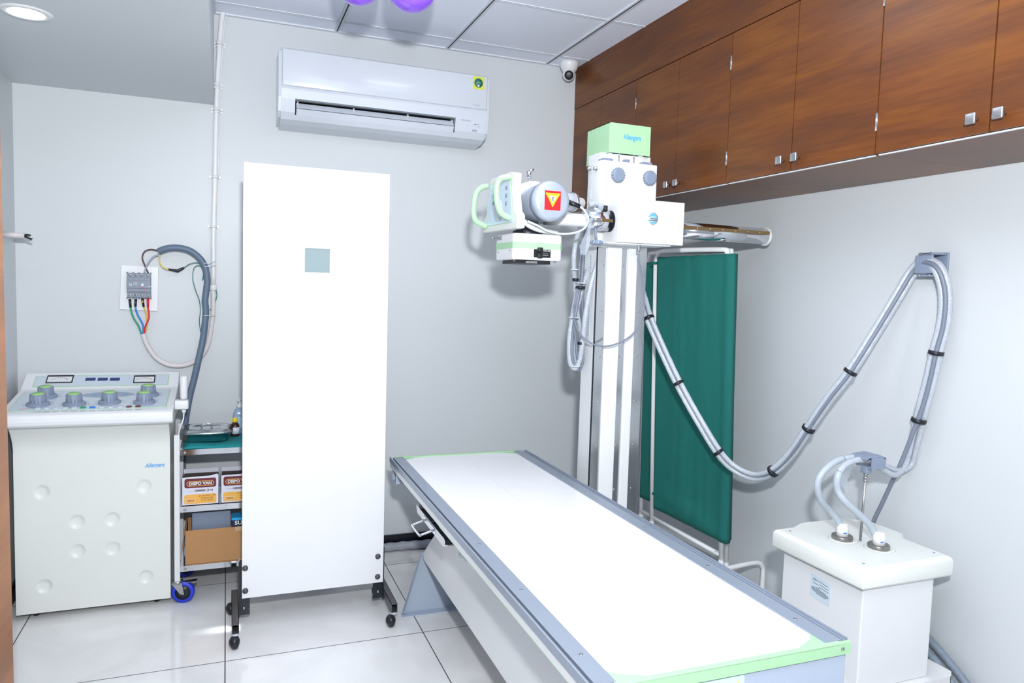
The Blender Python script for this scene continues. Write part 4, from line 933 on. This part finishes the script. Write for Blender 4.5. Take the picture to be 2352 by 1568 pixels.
# collimator
kx0, kx1, ky0, ky1, kz0, kz1 = 1.040, 1.250, 2.660, 2.860, 1.613, 1.716
cl = MB().prism([(kx0, ky0+.012), (kx0+.014, ky0), (kx1-.012, ky0), (kx1, ky0+.012), (kx1, ky1), (kx0, ky1)], 'z', kz0, kz1)
CO = obj('collimator', cl, WHITE, TC, bevel=.007, seg=4)
obj('green_band', MB().prism([(kx0-.0008, ky0+.012), (kx0+.0135, ky0-.0008), (kx1-.0115, ky0-.0008), (kx1+.0008, ky0+.012), (kx1+.0008, ky1+.0008), (kx0-.0008, ky1+.0008)], 'z', 1.657, 1.682), GREEN, CO)
dp = obj('dial_plate', MB().prism(rrect(1.161, 1.640, .072, .032, .003), 'y', ky0-.002, ky0), BLACK, CO)
for z in (1.654, 1.630): obj('dial_knob', MB().rbox(1.137, 1.157, ky0-.020, ky0-.002, z-.009, z+.009, .003, 2), BLACK, dp)
lw = MB()
for i in range(5): lw.box(1.166+i*.006, 1.169+i*.006, ky0-.0024, ky0-.002, 1.649, 1.653)
lw.box(1.162, 1.186, ky0-.0024, ky0-.002, 1.6335, 1.6345).box(1.162, 1.186, ky0-.0024, ky0-.002, 1.640, 1.6405)
obj('dial_marks', lw, WHITE, dp)
b = MB(); b.box(1.062, 1.205, ky0+.018, ky1-.02, kz0-.014, kz0)
rl = obj('filter_rail', b, BLACK, CO); obj('rail_plate', MB().box(1.100, 1.148, ky0+.0165, ky0+.018, kz0-.012, kz0-.004), BRUSH, rl)
b = MB()
for y in (2.70, 2.735): b.lathe([(.0085, 0), (.0085, .005), (.006, .006), (.006, .016), (.0001, .016)], (kx0, y+.10, 1.703), (-1, 0, 0), 18)
b.cyl((kx0-.016, 2.835, 1.703), (kx0-.032, 2.835, 1.703), .003, seg=8)
obj('connector', b, STEEL, CO)
sc = MB(); screw(sc, (kx0, 2.83, 1.645), (-1, 0, 0), .004, .002); screw(sc, (kx0, 2.70, 1.648), (-1, 0, 0), .004, .002)
for (x, y) in ((1.06, 2.70), (1.235, 2.70)): screw(sc, (x, y, kz0), (0, 0, -1), .005, .006)
obj('case_screw', sc, STEEL, CO)
obj('swivel_plate', MB().cyl((1.14, 2.765, kz1), (1.14, 2.765, kz1+.016), .062).box(1.10, 1.17, 2.73, 2.80, kz1+.010, kz1+.055), BLACKM, CO)
obj('swivel_ring', MB().lathe([(.050, 0), (.054, .003), (.054, .010), (.050, .012)], (1.14, 2.765, kz1-.001)), STEEL, CO)
# head cords
P = [at(x, y, y=d) for x, y, d in ((1290, 467, 2.66), (1320, 468, 2.655), (1335, 476, 2.65), (1348, 492, 2.65), (1351, 508, 2.65), (1342, 524, 2.65), (1322, 534, 2.65), (1290, 537, 2.65), (1258, 530, 2.65), (1235, 518, 2.65), (1212, 508, 2.66))]
tag(obj('head_cord', MB().tube(smoothpath(P, 8), .0045, 10), GREYL), 'thin grey cord looping from the silver tube end cap to the panel', 'cord')
P = [at(1306, 464, y=2.66), at(1332, 474, y=2.65)]
obj('cord_boot', MB().cyl(P[0], P[1], .0105, .009, 16), BLACK, TH)
P = smoothpath([at(x, y, y=2.685) for x, y in ((1203, 508), (1215, 518), (1235, 527), (1262, 533), (1280, 537))], 10); L = []
for i in range(len(P)-1):
    for j in range(3): L.append(P[i].lerp(P[i+1], j/3))
tag(obj('corrugated_hose', MB().tube(L, .010, 14, radii=[.0105 if i % 2 else .009 for i in range(len(L))]), IVORY), 'short ribbed ivory hose between control panel and collimator top', 'hose')
# ================================================================== HIGH TENSION CABLES
MAINP = [(1448, 600, 3.04), (1463, 645, 3.0), (1478, 690, 2.95), (1490, 730, 2.90), (1520, 800, 2.84), (1558, 880, 2.76), (1602, 960, 2.68), (1650, 1038, 2.60), (1688, 1076, 2.55), (1733, 1094, 2.48), (1775, 1082, 2.40), (1818, 1041, 2.33), (1857, 984, 2.26), (1905, 915, 2.18), (1953, 854, 2.12), (2010, 765, 2.07), (2062, 680, 2.02), (2098, 622, 1.985), (2125, 604, 1.935), (2150, 612, 1.88), (2166, 645, 1.855), (2172, 690, 1.845), (2166, 750, 1.85), (2150, 810, 1.865), (2132, 890, 1.885), (2107, 976, 1.915)]
def path3(L): return [at(x, y, y=d) for x, y, d in L]
tails = {0: [(2104, 1030, 1.94), (2092, 1068, 1.96), (2064, 1080, 1.95), (2030, 1068, 1.935), (1998, 1052, 1.928), (1960, 1050, 1.93), (1925, 1057, 1.935), (1894, 1080, 1.94), (1878, 1110, 1.945), (1884, 1145, 1.95), (1905, 1172, 1.96), (1925, 1196, 1.95), (1935, 1222, 1.94)],
         1: [(2088, 1035, 1.95), (2078, 1068, 1.96), (2056, 1090, 1.935), (2024, 1076, 1.915), (1996, 1058, 1.903), (1968, 1056, 1.90), (1940, 1068, 1.895), (1924, 1095, 1.89), (1924, 1125, 1.89), (1942, 1152, 1.87), (1972, 1180, 1.86), (1998, 1206, 1.85), (2012, 1232, 1.84), (2018, 1256, 1.83)],
         2: [(2085, 1025, 1.935), (2062, 1080, 1.965), (2045, 1115, 1.995), (2024, 1160, 2.035), (2006, 1200, 2.07), (1996, 1260, 2.085), (1994, 1330, 2.09)]}
base = smoothpath(path3(MAINP), 8)
def offset(P, amp, ph, tw=7.0):
    out = []; s = 0
    for i, p in enumerate(P):
        if i: s += (P[i]-P[i-1]).length
        t = (P[min(i+1, len(P)-1)]-P[max(i-1, 0)]).normalized(); v = (p-EYEP).normalized(); e1 = t.cross(v).normalized(); e2 = t.cross(e1)
        a = ph+.5*math.sin(s*tw*.4); out.append(p+e1*amp*math.cos(a)+e2*amp*math.sin(a))
    return out
HV = []
for k, (amp, ph, r, m, nm, lab, cat) in enumerate(((.011, 0.2, .0108, WRAP, 'high_voltage_cable', 'plastic-wrapped cable draped from column over wall hook to the rear tank plug', 'cable'),
                                          (.011, PI+.2, .0108, WRAP, 'high_voltage_cable', 'plastic-wrapped cable draped from column over wall hook to the front tank plug', 'cable'),
                                          (.010, PI*.5, .0078, CABG, 'power_cable', 'smooth grey cable tied along the wrapped pair, ending behind the tank', 'cable'))):
    if k == 2:
        Pa = offset(base, .012, PI*.5, 0); Pb = offset(base, .012, -PI*.5, 0)
        P = [b_.lerp(a_, min(1, max(0, (i-68)/22))) for i, (a_, b_) in enumerate(zip(Pa, Pb))]
    else: P = offset(base, .0125, ph, 3.0)
    tail = path3(tails[k]); nb = len(P)
    full = P[:-4]+smoothpath([P[-5], P[-5].lerp(tail[0], .35)]+tail, 8)[1:]
    R = []
    nt_ = len(full)
    cut = nt_-52 if k < 2 else nt_
    for i in range(nt_):
        if k == 2: R.append(r)
        elif i < cut: R.append(r*(1+.10*noise.noise(Vector((i*.9, k*5, 0)))+.05*noise.noise(Vector((i*3.1, k, 3)))))
        else: R.append(.0118)
    if k < 2:
        w = obj(nm, MB().tube(full[:cut+1], r, 14, radii=R[:cut+1]), m); w['label'] = lab; w['category'] = cat; w['group'] = 'plastic-wrapped high voltage cables'
        LOC[w.name] = Vector(w.location)
        obj('bare_hose_end', MB().tube(full[cut:], .0118, 16), CABL, w); HV.append(w)
    else:
        w = tag(obj(nm, MB().tube(full, r, 14), m), lab, cat)
# ties round the bundle
for (i, nm) in ((1, 'first black cable tie by the column'), (3, 'second black cable tie crossing the green curtain'), (5, 'third black cable tie low on the green curtain edge'), (8, 'black cable tie at the bottom of the sagging bundle'), (10, 'black cable tie low on the rising bundle'), (12, 'black cable tie high on the rising bundle'), (21, 'upper black cable tie on the bundle falling from hook'), (23, 'lower black cable tie where the falling bundle splits')):
    j = min((i+2)*8, len(base)-2); t_ = (base[j+1]-base[j-1]).normalized()
    o = obj('cable_tie', MB().tube([base[j]-t_*.007, base[j]-t_*.006, base[j]+t_*.006, base[j]+t_*.007], .027, 20, radii=[.0235, .0262, .0262, .0235]), TIE); tag(o, nm, 'cable tie', 'black ties on the draped cable bundle')
# wall hook
t = thing('cable_hook', 'grey plastic cable clamp mounted on the right wall', 'cable clamp', (XR, 1.935, 1.63))
c = at(2122, 607, x=2.345)
obj('clamp_cover', MB().rbox(c.x-.004, c.x+.006, c.y-.036, c.y+.036, c.z-.033, c.z+.033, .004, 3), GREY, t)
obj('clamp_body', MB().rbox(c.x+.004, c.x+.012, c.y-.03, c.y+.03, c.z+.026, c.z+.042, .003, 2).rbox(c.x+.004, XR, c.y-.045, c.y+.03, c.z+.034, c.z+.042, .003, 2).rbox(c.x+.004, XR, c.y-.045, c.y+.03, c.z-.044, c.z-.036, .003, 2).rbox(XR-.008, XR-.0005, c.y-.05, c.y+.036, c.z-.046, c.z+.044, .003, 2), GREY, t)
sc = MB()
for dy in (-.02, .02):
    for dz in (-.0385, .0385): screw(sc, (c.x+.006, c.y+dy, c.z+dz), (-1, 0, 0), .005, .004)
obj('screw', sc, STEEL, t)
# hanging loops left of the column
def bundle(name, pts, r, m, lab, grp=None, cat='cable', seg=12):
    P = smoothpath([at(*q[:2], y=q[2]) for q in pts], 8)
    return tag(obj(name, MB().tube(P, r, seg, radii=[r*(1+(.12*noise.noise(Vector((i*.8, r*900, 0))) if m is WRAP else 0)) for i in range(len(P))]), m), lab, cat, grp)
bundle('hanging_cable', [(1352, 470, 2.80), (1372, 468, 2.80), (1388, 480, 2.795), (1378, 500, 2.79), (1385, 540, 2.87), (1376, 590, 2.87), (1358, 650, 2.88), (1345, 720, 2.89), (1337, 790, 2.90), (1330, 830, 2.91), (1320, 846, 2.92), (1309, 828, 2.93), (1308, 780, 2.93), (1316, 720, 2.93), (1330, 650, 2.93)], .0115, WRAP, 'plastic-wrapped cable looping down left of the column from the tube horn', 'cables hanging left of the column')
bundle('hanging_cable', [(1340, 500, 2.86), (1330, 530, 2.90), (1322, 560, 2.92), (1318, 600, 2.93), (1322, 660, 2.94), (1326, 720, 2.95), (1334, 760, 2.96), (1336, 800, 2.97), (1326, 836, 2.96), (1316, 800, 2.95), (1318, 740, 2.95), (1350, 620, 2.95)], .0110, WRAP, 'second plastic-wrapped cable hanging behind the first left of column', 'cables hanging left of the column')
bundle('hanging_cable', [(1352, 500, 2.90), (1342, 560, 2.92), (1336, 640, 2.92), (1322, 720, 2.92), (1314, 780, 2.92), (1316, 830, 2.92), (1330, 850, 2.93), (1340, 820, 2.95), (1345, 760, 2.97), (1338, 700, 2.97), (1345, 600, 2.98)], .0075, CABG, 'thick plain grey cable among the loops hanging left of the column', 'cables hanging left of the column')
bundle('hanging_cable', [(1345, 520, 2.93), (1334, 580, 2.91), (1328, 650, 2.90), (1318, 720, 2.90), (1322, 780, 2.90), (1328, 826, 2.91), (1340, 800, 2.95), (1344, 700, 2.97)], .0045, CABG, 'slim plain grey cable among the loops hanging left of the column', 'cables hanging left of the column', seg=8)
for (x, y, w, lab) in ((1333, 660, .022, 'upper black tie on the cables hanging left of column'), (1322, 642, .015, 'small black tie on the leftmost hanging cable'), (1334, 788, .015, 'lower black tie on the cables hanging left of column')):
    q = at(x, y, y=2.905); tag(obj('cable_tie', MB().cyl(q-Vector((0, 0, .006)), q+Vector((0, 0, .006)), w, seg=20), TIE), lab, 'cable tie')
for (x, y, w, lab) in ((1320, 619, .016, 'white zip tie high on the left hanging cable'), (1334, 650, .023, 'white zip tie just above the upper black tie'), (1318, 729, .022, 'white zip tie midway down the hanging loops'), (1320, 840, .024, 'white zip tie gathering the bottom of the hanging loops')):
    q = at(x, y, y=2.905); tag(obj('zip_tie', MB().cyl(q-Vector((0, 0, .0015)), q+Vector((0, 0, .0015)), w+.002, seg=20), TIEW), lab, 'zip tie')
P = smoothpath([at(x, y, y=d) for x, y, d in ((1467, 583, 2.74), (1467, 600, 2.74), (1475, 640, 2.745), (1480, 690, 2.75), (1472, 735, 2.755), (1452, 768, 2.76), (1420, 788, 2.77), (1385, 795, 2.79), (1352, 785, 2.81), (1330, 762, 2.84), (1319, 735, 2.87), (1318, 700, 2.89))], 8)
tag(obj('signal_cord', MB().tube(P, .0037, 10), CABG), 'thin grey cord drooping across the column front from the housing underside', 'cord')
# crumpled clear film by the arm
def film(name, pts, widths, lab, d0):
    P = smoothpath([at(x, y, y=d) for x, y, d in pts], 7); n = len(P); mb = MB(); vs = []; S = 12
    for i, p in enumerate(P):
        f = i/(n-1)*(len(widths)-1); a = int(f); w = widths[a]+(widths[min(a+1, len(widths)-1)]-widths[a])*(f-a)
        for k in range(S):
            an = 2*PI*k/S; rr = w*(1+.35*noise.noise(Vector((i*.6, k*1.3, d0))))
            vs.append(p+Vector((rr*math.cos(an), .25*rr*math.sin(an), .15*rr*math.sin(an*2))))
    fs = [[i*S+k, i*S+(k+1) % S, (i+1)*S+(k+1) % S, (i+1)*S+k] for i in range(n-1) for k in range(S)]
    mb.add(vs, fs, True); return tag(obj(name, mb, FILM), lab, 'plastic film')
film('plastic_film', [(1384, 462, 2.74), (1378, 480, 2.73), (1362, 495, 2.72), (1354, 520, 2.71), (1348, 545, 2.71), (1343, 565, 2.71), (1340, 585, 2.71)], [.012, .014, .010, .006, .016, .024, .012], 'crumpled clear plastic film dangling from cables by the arm', 2)
film('plastic_film', [(1965, 1060, 1.97), (1952, 1070, 1.95), (1940, 1090, 1.93), (1938, 1110, 1.92), (1945, 1128, 1.92)], [.006, .018, .026, .018, .004], 'crumpled clear plastic film hanging below the tank cable clamp', 5)
# ================================================================== HIGH TENSION TANK
KX0, KX1, KY0, KY1, KZ = 1.892, 2.296, 1.692, 2.110, .640
t = thing('transformer_tank', 'ivory high tension transformer tank with two cable plugs on top', 'transformer', (2.1, 1.9, .21))
b = MB()
def cov(o, z):
    pts = []
    for (x, y) in ((KX0+o, KY0+o), (KX1-o, KY0+o), (KX1-o, 1.885), (KX1+.045-o, 1.925), (KX1+.045-o, 2.08), (KX1-.03-o, KY1+.035-o), (2.05, KY1+.035-o), (1.98, KY1-o), (KX0+o, KY1-o)): pts.append((x, y, z))
    return pts
loft(b, [cov(.006, KZ-.070), cov(0, KZ-.064), cov(0, KZ-.016), cov(.004, KZ-.006), cov(.014, KZ)])
top = obj('cover', b, IVORY, t, bevel=.006, seg=3)
obj('case', MB().box(KX0+.030, KX1-.055, KY0+.025, KY1-.03, .215, KZ-.068), WHITE, t, bevel=.004)
for k in (0, 1):
    full = HV[k]; q = path3(tails[k])[-1]
    cxy = (q.x, q.y)
    p = MB().lathe([(.058, 0), (.058, .0012), (.045, .0015)], (q.x, q.y, KZ))
    obj('socket_well', MB().lathe([(.050, .0004), (.046, .0030), (.036, .0008), (.0001, .0008)], (q.x+.004, q.y, KZ), seg=36), IVORY, t)
    obj('clamp_ring', MB().lathe([(.020, .001), (.0345, .001), (.036, .004), (.036, .013), (.034, .016), (.020, .015)], (q.x, q.y, KZ), seg=36), mat('dull_steel', (.56, .55, .54), .35, .8), t)
    pg = obj('cable_plug', MB().lathe([(.0215, .012), (.0205, .047), (.017, .051), (.017, .058), (.012, .059)], (q.x, q.y, KZ), seg=28), WHITE, t)
    obj('blue_mark', MB().lathe([(.0196, .030), (.0194, .034)], (q.x, q.y, KZ), seg=28), WBLUE, pg) if False else obj('blue_mark', MB().box(q.x-.016, q.x-.003, q.y-.0225, q.y-.0198, KZ+.028, KZ+.031), WBLUE, pg)
sc = MB()
for (px, py) in ((1815, 1219), (1983, 1294), (2145, 1269)):
    q = at(px, py, z=KZ); screw(sc, (q.x, q.y, KZ), (0, 0, 1), .005, .0015)
obj('cover_screw', sc, STEEL, t)
# label on the left face
F0 = KX0+.030
pts = [at(px, py, x=F0) for px, py in ((1864, 1315), (1909, 1345), (1905, 1394), (1860, 1365))]
lb = obj('rating_plate', MB().plate([p+Vector((-.0002, 0, 0)) for p in pts], (-1, 0, 0), .001), LABELM, t)
ln = MB(); P00, P10, P11, P01 = pts
def uvp(u, v): return P00.lerp(P10, u).lerp(P01.lerp(P11, u), v)+Vector((-.0013, 0, 0))
for (v, a, c) in ((.14, .12, .85), (.20, .12, .3), (.27, .45, .9), (.33, .12, .4), (.39, .45, .92), (.47, .3, .5), (.53, .12, .8), (.58, .06, .92), (.63, .06, .94), (.68, .12, .9), (.73, .3, .8)):
    ln.plate([uvp(a, v), uvp(c, v), uvp(c, v+.018), uvp(a, v+.018)], (-1, 0, 0), .0004)
obj('printed_lines', ln, DARKINK, lb)
# tank stand
b = MB().box(KX0+.0, 2.325, KY0+.0, KY1+.02, .196, .2148)
b.box(KX0, 2.325, KY0-.0, KY0+.003, .17, .196).box(2.3222, 2.325, KY0, KY1+.02, .17, .232)
for (x, y) in ((KX0+.005, KY0+.005), (2.29, KY0+.005), (KX0+.005, KY1-.02), (2.29, KY1-.02)): b.box(x, x+.03, y, y+.03, 0, .196)
tag(obj('tank_stand', b, WHITE), 'low white metal stand under the transformer tank', 'stand')
# cable clamp post on the tank
pb = at(1976, 1242, z=KZ); pc = Vector((at(1989, 1085, y=pb.y).x, pb.y, at(1989, 1085, y=pb.y).z))
t = thing('clamp_post', 'grey cable clamp on a steel rod standing on tank cover', 'cable clamp', (pb.x, pb.y, KZ+.001))
obj('rod', MB().cyl((pb.x, pb.y, KZ+.001), (pc.x, pc.y, pc.z), .0045, seg=14), BRUSH, t)
nt2 = MB()
for k in range(3): nt2.cyl((pc.x, pc.y, pc.z-.030+k*.010), (pc.x, pc.y, pc.z-.024+k*.010), .0085, seg=6)
obj('nut', nt2, BRUSH, t)
YH = pb.y
c = at(1994, 1057, y=YH)
hd = MB().rbox(pc.x-.013, pc.x+.013, YH-.014, YH+.014, pc.z-.002, c.z-.018, .003, 2)
hd.prism([(c.x-.020, c.z+.018), (c.x-.020, c.z-.022), (c.x+.040, c.z-.022), (c.x+.046, c.z-.014), (c.x+.046, c.z+.012), (c.x+.036, c.z+.018)], 'y', YH-.036, YH-.030)
hd.prism([(c.x-.050, c.z+.016), (c.x-.036, c.z+.022), (c.x+.020, c.z+.025), (c.x+.046, c.z+.014), (c.x+.046, c.z+.008), (c.x+.018, c.z+.019), (c.x-.034, c.z+.016), (c.x-.048, c.z+.008)], 'y', YH-.036, YH+.036)
hd.box(c.x-.020, c.x+.040, YH-.036, YH+.036, c.z-.022, c.z-.017)
obj('clamp_head', hd, GREY, t, bevel=.0015)
# floor cables right of the tank
for k, (pts, lab) in enumerate((([(2.382, 1.96, .30), (2.382, 1.88, .295), (2.380, 1.814, .268), (2.378, 1.74, .230), (2.378, 1.67, .185), (2.378, 1.60, .12), (2.378, 1.53, .04)], 'taped grey cable nearest the wall beside the tank'), ([(2.348, 1.90, .25), (2.348, 1.80, .238), (2.348, 1.74, .205), (2.348, 1.68, .155), (2.348, 1.60, .04)], 'taped grey cable dropping beside the tank stand'))):
    P = smoothpath(pts, 10); tag(obj('taped_cable', MB().tube(P, .014, 12, radii=[.0140*(1+.08*math.sin(i*2.1)) for i in range(len(P))]), mat('taped_grey', (.50, .55, .60), .5, bump=1, bscale=60, var=.25, vscale=40)), lab, 'cable', 'taped cables at the right wall')
# ================================================================== FOLDING CURTAIN SCREEN
t = thing('folding_screen', 'white tubular folding ward screen with dark green curtain', 'ward screen', (2.1, 2.95, 0))
def T3(px, py, y): return at(px, py, y=y)
lt, lb_ = T3(1507, 590, 3.15), T3(1497, 1195, 3.15); rt, rb_ = T3(1676, 575, 2.745), T3(1656, 1285, 2.745)
lt2, lb2 = T3(1488, 612, 3.33), T3(1472, 1180, 3.33); rt2, rb2 = T3(1683, 575, 2.79), T3(1668, 1290, 2.79)
def frame(lt, lb, rt, rb):
    R = .012; ztop = 1.705
    P = [lb, Vector((lt.x, lt.y, ztop-.06))]
    e = (rt-lt); e.z = 0; e.normalize()
    P += [Vector((lt.x, lt.y, ztop-.02))+e*.012, Vector((lt.x, lt.y, ztop))+e*.055, Vector((rt.x, rt.y, ztop))-e*.05, Vector((rt.x, rt.y, ztop-.015))-e*.012, Vector((rt.x, rt.y, ztop-.055)), rb]
    mb = MB()
    PP = [P[0], P[0].lerp(P[1], .5)]+smoothpath(P[1:7], 5)+[P[6].lerp(P[7], .5), P[7]]
    mb.tube(PP, R, 14); mb.tube([lb+Vector((0, 0, .02)), rb+Vector((0, 0, .02))], .010, 12)
    return mb
obj('frame', frame(lt, lb_, rt, rb_), WHITE, t); obj('frame', frame(lt2, lb2, rt2, rb2), WHITE, t)
f = MB()
for a in (rb_, rb2): f.tube([a+Vector((0, 0, .01)), Vector((a.x, a.y, .012))], .012, 12)
for a in (lb_, lb2): f.tube([a+Vector((0, 0, .01)), Vector((a.x, a.y, .012))], .012, 12)
obj('leg', f, WHITE, t)
a0 = rb_
ftp = [Vector((a0.x-.10, a0.y-.02, .011)), Vector((a0.x-.09, a0.y-.02, .17)), Vector((a0.x-.06, a0.y-.02, .21)), Vector((a0.x+.13, a0.y-.02, .225)), Vector((a0.x+.165, a0.y-.02, .20)), Vector((a0.x+.170, a0.y-.02, .15)), Vector((a0.x+.172, a0.y-.02, .011))]
q0 = at(1680, 1303, y=2.70); q1 = at(1737, 1292, y=2.70); q2 = at(1753, 1306, y=2.70)
ftp = [Vector((q0.x-.14, 2.70, .012)), Vector((q0.x-.13, 2.70, q0.z-.05)), Vector((q0.x-.09, 2.70, q0.z-.012)), Vector((q0.x, 2.70, q0.z)), Vector((q1.x, 2.70, q1.z)), Vector((q2.x-.006, 2.70, q2.z+.012)), Vector((q2.x, 2.70, q2.z-.02)), Vector((q2.x, 2.70, .012))]
obj('foot_hoop', MB().tube(smoothpath(ftp, 6), .011, 14), WHITE, t)
def cloth(l0, l1, r0, r1, ztl, ztr, zbl, zbr, seed, name='curtain_panel'):
    NXc, NZc = 60, 50; vs = []; fs = []; S = 2
    for side in (0, 1):
        for j in range(NZc+1):
            v = j/NZc
            for i in range(NXc+1):
                u = i/NXc
                pl_ = l0.lerp(l1, v); pr_ = r0.lerp(r1, v); p = pl_.lerp(pr_, u)
                e = (pr_-pl_); e.z = 0; e.normalize(); nrm = Vector((e.y, -e.x, 0))
                if nrm.y > 0: nrm = -nrm
                zt_ = ztl+(ztr-ztl)*u+.0015*math.sin(u*37)*(1-abs(2*u-1))
                zb_ = zbl+(zbr-zbl)*(u**1.15)
                p = Vector((p.x, p.y, zt_+(zb_-zt_)*v))
                w = .0150+.007*math.exp(-((u-.94)/.05)**2)+(.007*noise.noise(Vector((u*4+seed, v*1.2, 0)))+.003*noise.noise(Vector((u*14, v*4, seed))))*math.sin(min(1, u*1.0)*PI)
                w += .012*math.exp(-((v-.93-.05*u)/.035)**2)*math.sin(u*PI)*1.2
                fall = math.exp(-((u-1)/.04)**2)
                off = w if side == 0 else -.016
                p += nrm*off
                if u > .97: p -= nrm*0
                vs.append(p)
    N = (NXc+1)*(NZc+1)
    for s in (0, 1):
        for j in range(NZc):
            for i in range(NXc): a = s*N+j*(NXc+1)+i; fs.append([a, a+1, a+NXc+2, a+NXc+1])
    rim = [i for i in range(NXc+1)]+[j*(NXc+1)+NXc for j in range(1, NZc+1)]+[NZc*(NXc+1)+i for i in range(NXc-1, -1, -1)]+[j*(NXc+1) for j in range(NZc-1, 0, -1)]
    for a, c_ in zip(rim, rim[1:]+rim[:1]): fs.append([a, c_, c_+N, a+N])
    return obj(name, MB().add(vs, fs, True), CURT, t)
e = (rt-lt); e.z = 0; e.normalize()
cloth(lt+e*.02, lb_+e*.02, rt+e*.034, rb_+e*.034, T3(1512, 591, 3.14).z, T3(1680, 583, 2.745).z, T3(1505, 1165, 3.14).z, T3(1662, 1243, 2.745).z, 1)
e2 = (rt2-lt2); e2.z = 0; e2.normalize()
cloth(lt2+e2*.0, lb2+e2*.0, rt2+e2*.012, rb2+e2*.012, T3(1488, 603, 3.33).z, T3(1680, 590, 2.79).z, T3(1475, 1140, 3.33).z, T3(1662, 1240, 2.79).z, 8)
tt = MB()
for py in (604, 1132):
    q = T3(1503, py, 3.14); tt.cyl((q.x, q.y, q.z-.006), (q.x, q.y, q.z+.006), .0145, seg=16); tt.tube([q, q+Vector((.02, -.01, .0))], .004, 6)
obj('curtain_tie', tt, CURT, t)
hk = MB()
for (px, py, y) in ((1501, 1195, 3.14), (1643, 1268, 2.745)):
    q = T3(px, py, y); hk.tube([q+Vector((.010*math.cos(a), 0, .010*math.sin(a))) for a in [i*.6 for i in range(9)]], .0018, 6)
obj('wire_hook', hk, WHITE, t)
# ================================================================== SECURITY CAMERA, BALLOONS
cx, cy = 1.845, 3.925
t = thing('security_camera', 'white dome security camera on ceiling corner by the cabinets', 'camera', (cx, cy, ZC))
obj('camera_base', MB().lathe([(.055, 0), (.056, -.012), (.052, -.025), (.044, -.045), (.036, -.055), (.0001, -.056)], (cx, cy, ZC), seg=36), WHITE, t)
ey = obj('camera_eye', MB().sphere((cx-.004, cy-.006, ZC-.072), .036, (1, 1, 1), 24), WHITE, t)
dv = (EYEP-Vector((cx, cy, 2.74))).normalized(); dv = Vector((-.35, -.85, -.35)).normalized()
lc = Vector((cx-.004, cy-.006, ZC-.072))
obj('lens', MB().lathe([(.026, .020), (.026, .029), (.023, .0375), (.012, .0385), (.0001, .039)], lc, dv, 28, caps=False), BLACK, ey)
def balloon(x, y, zb, r, lab):
    prof = []
    for i in range(25):
        a = PI*i/24; rr = r*math.sin(a)*(1-.10*(i/24)); hh = r*1.0+(-r*math.cos(a))*(1 if i < 12 else 1.15)
        prof.append((rr, hh))
    zt_ = prof[-1][1]
    prof = prof[:-1]+[(.006, zt_-.002), (.005, zt_+.006), (.010, zt_+.012), (.0001, zt_+.012)]
    return tag(obj('balloon', MB().lathe(prof, (x, y, zb), seg=36), PURP), lab, 'balloon', 'purple balloons under the ceiling')
b1 = at(938, 24, z=2.565); balloon(b1.x+.01, b1.y, 2.560, .105, 'purple balloon at the top edge, right and lower of the two')
b2 = at(822, 8, z=2.58); balloon(b2.x, b2.y+.01, 2.578, .098, 'purple balloon at the top edge, left and higher of the two')
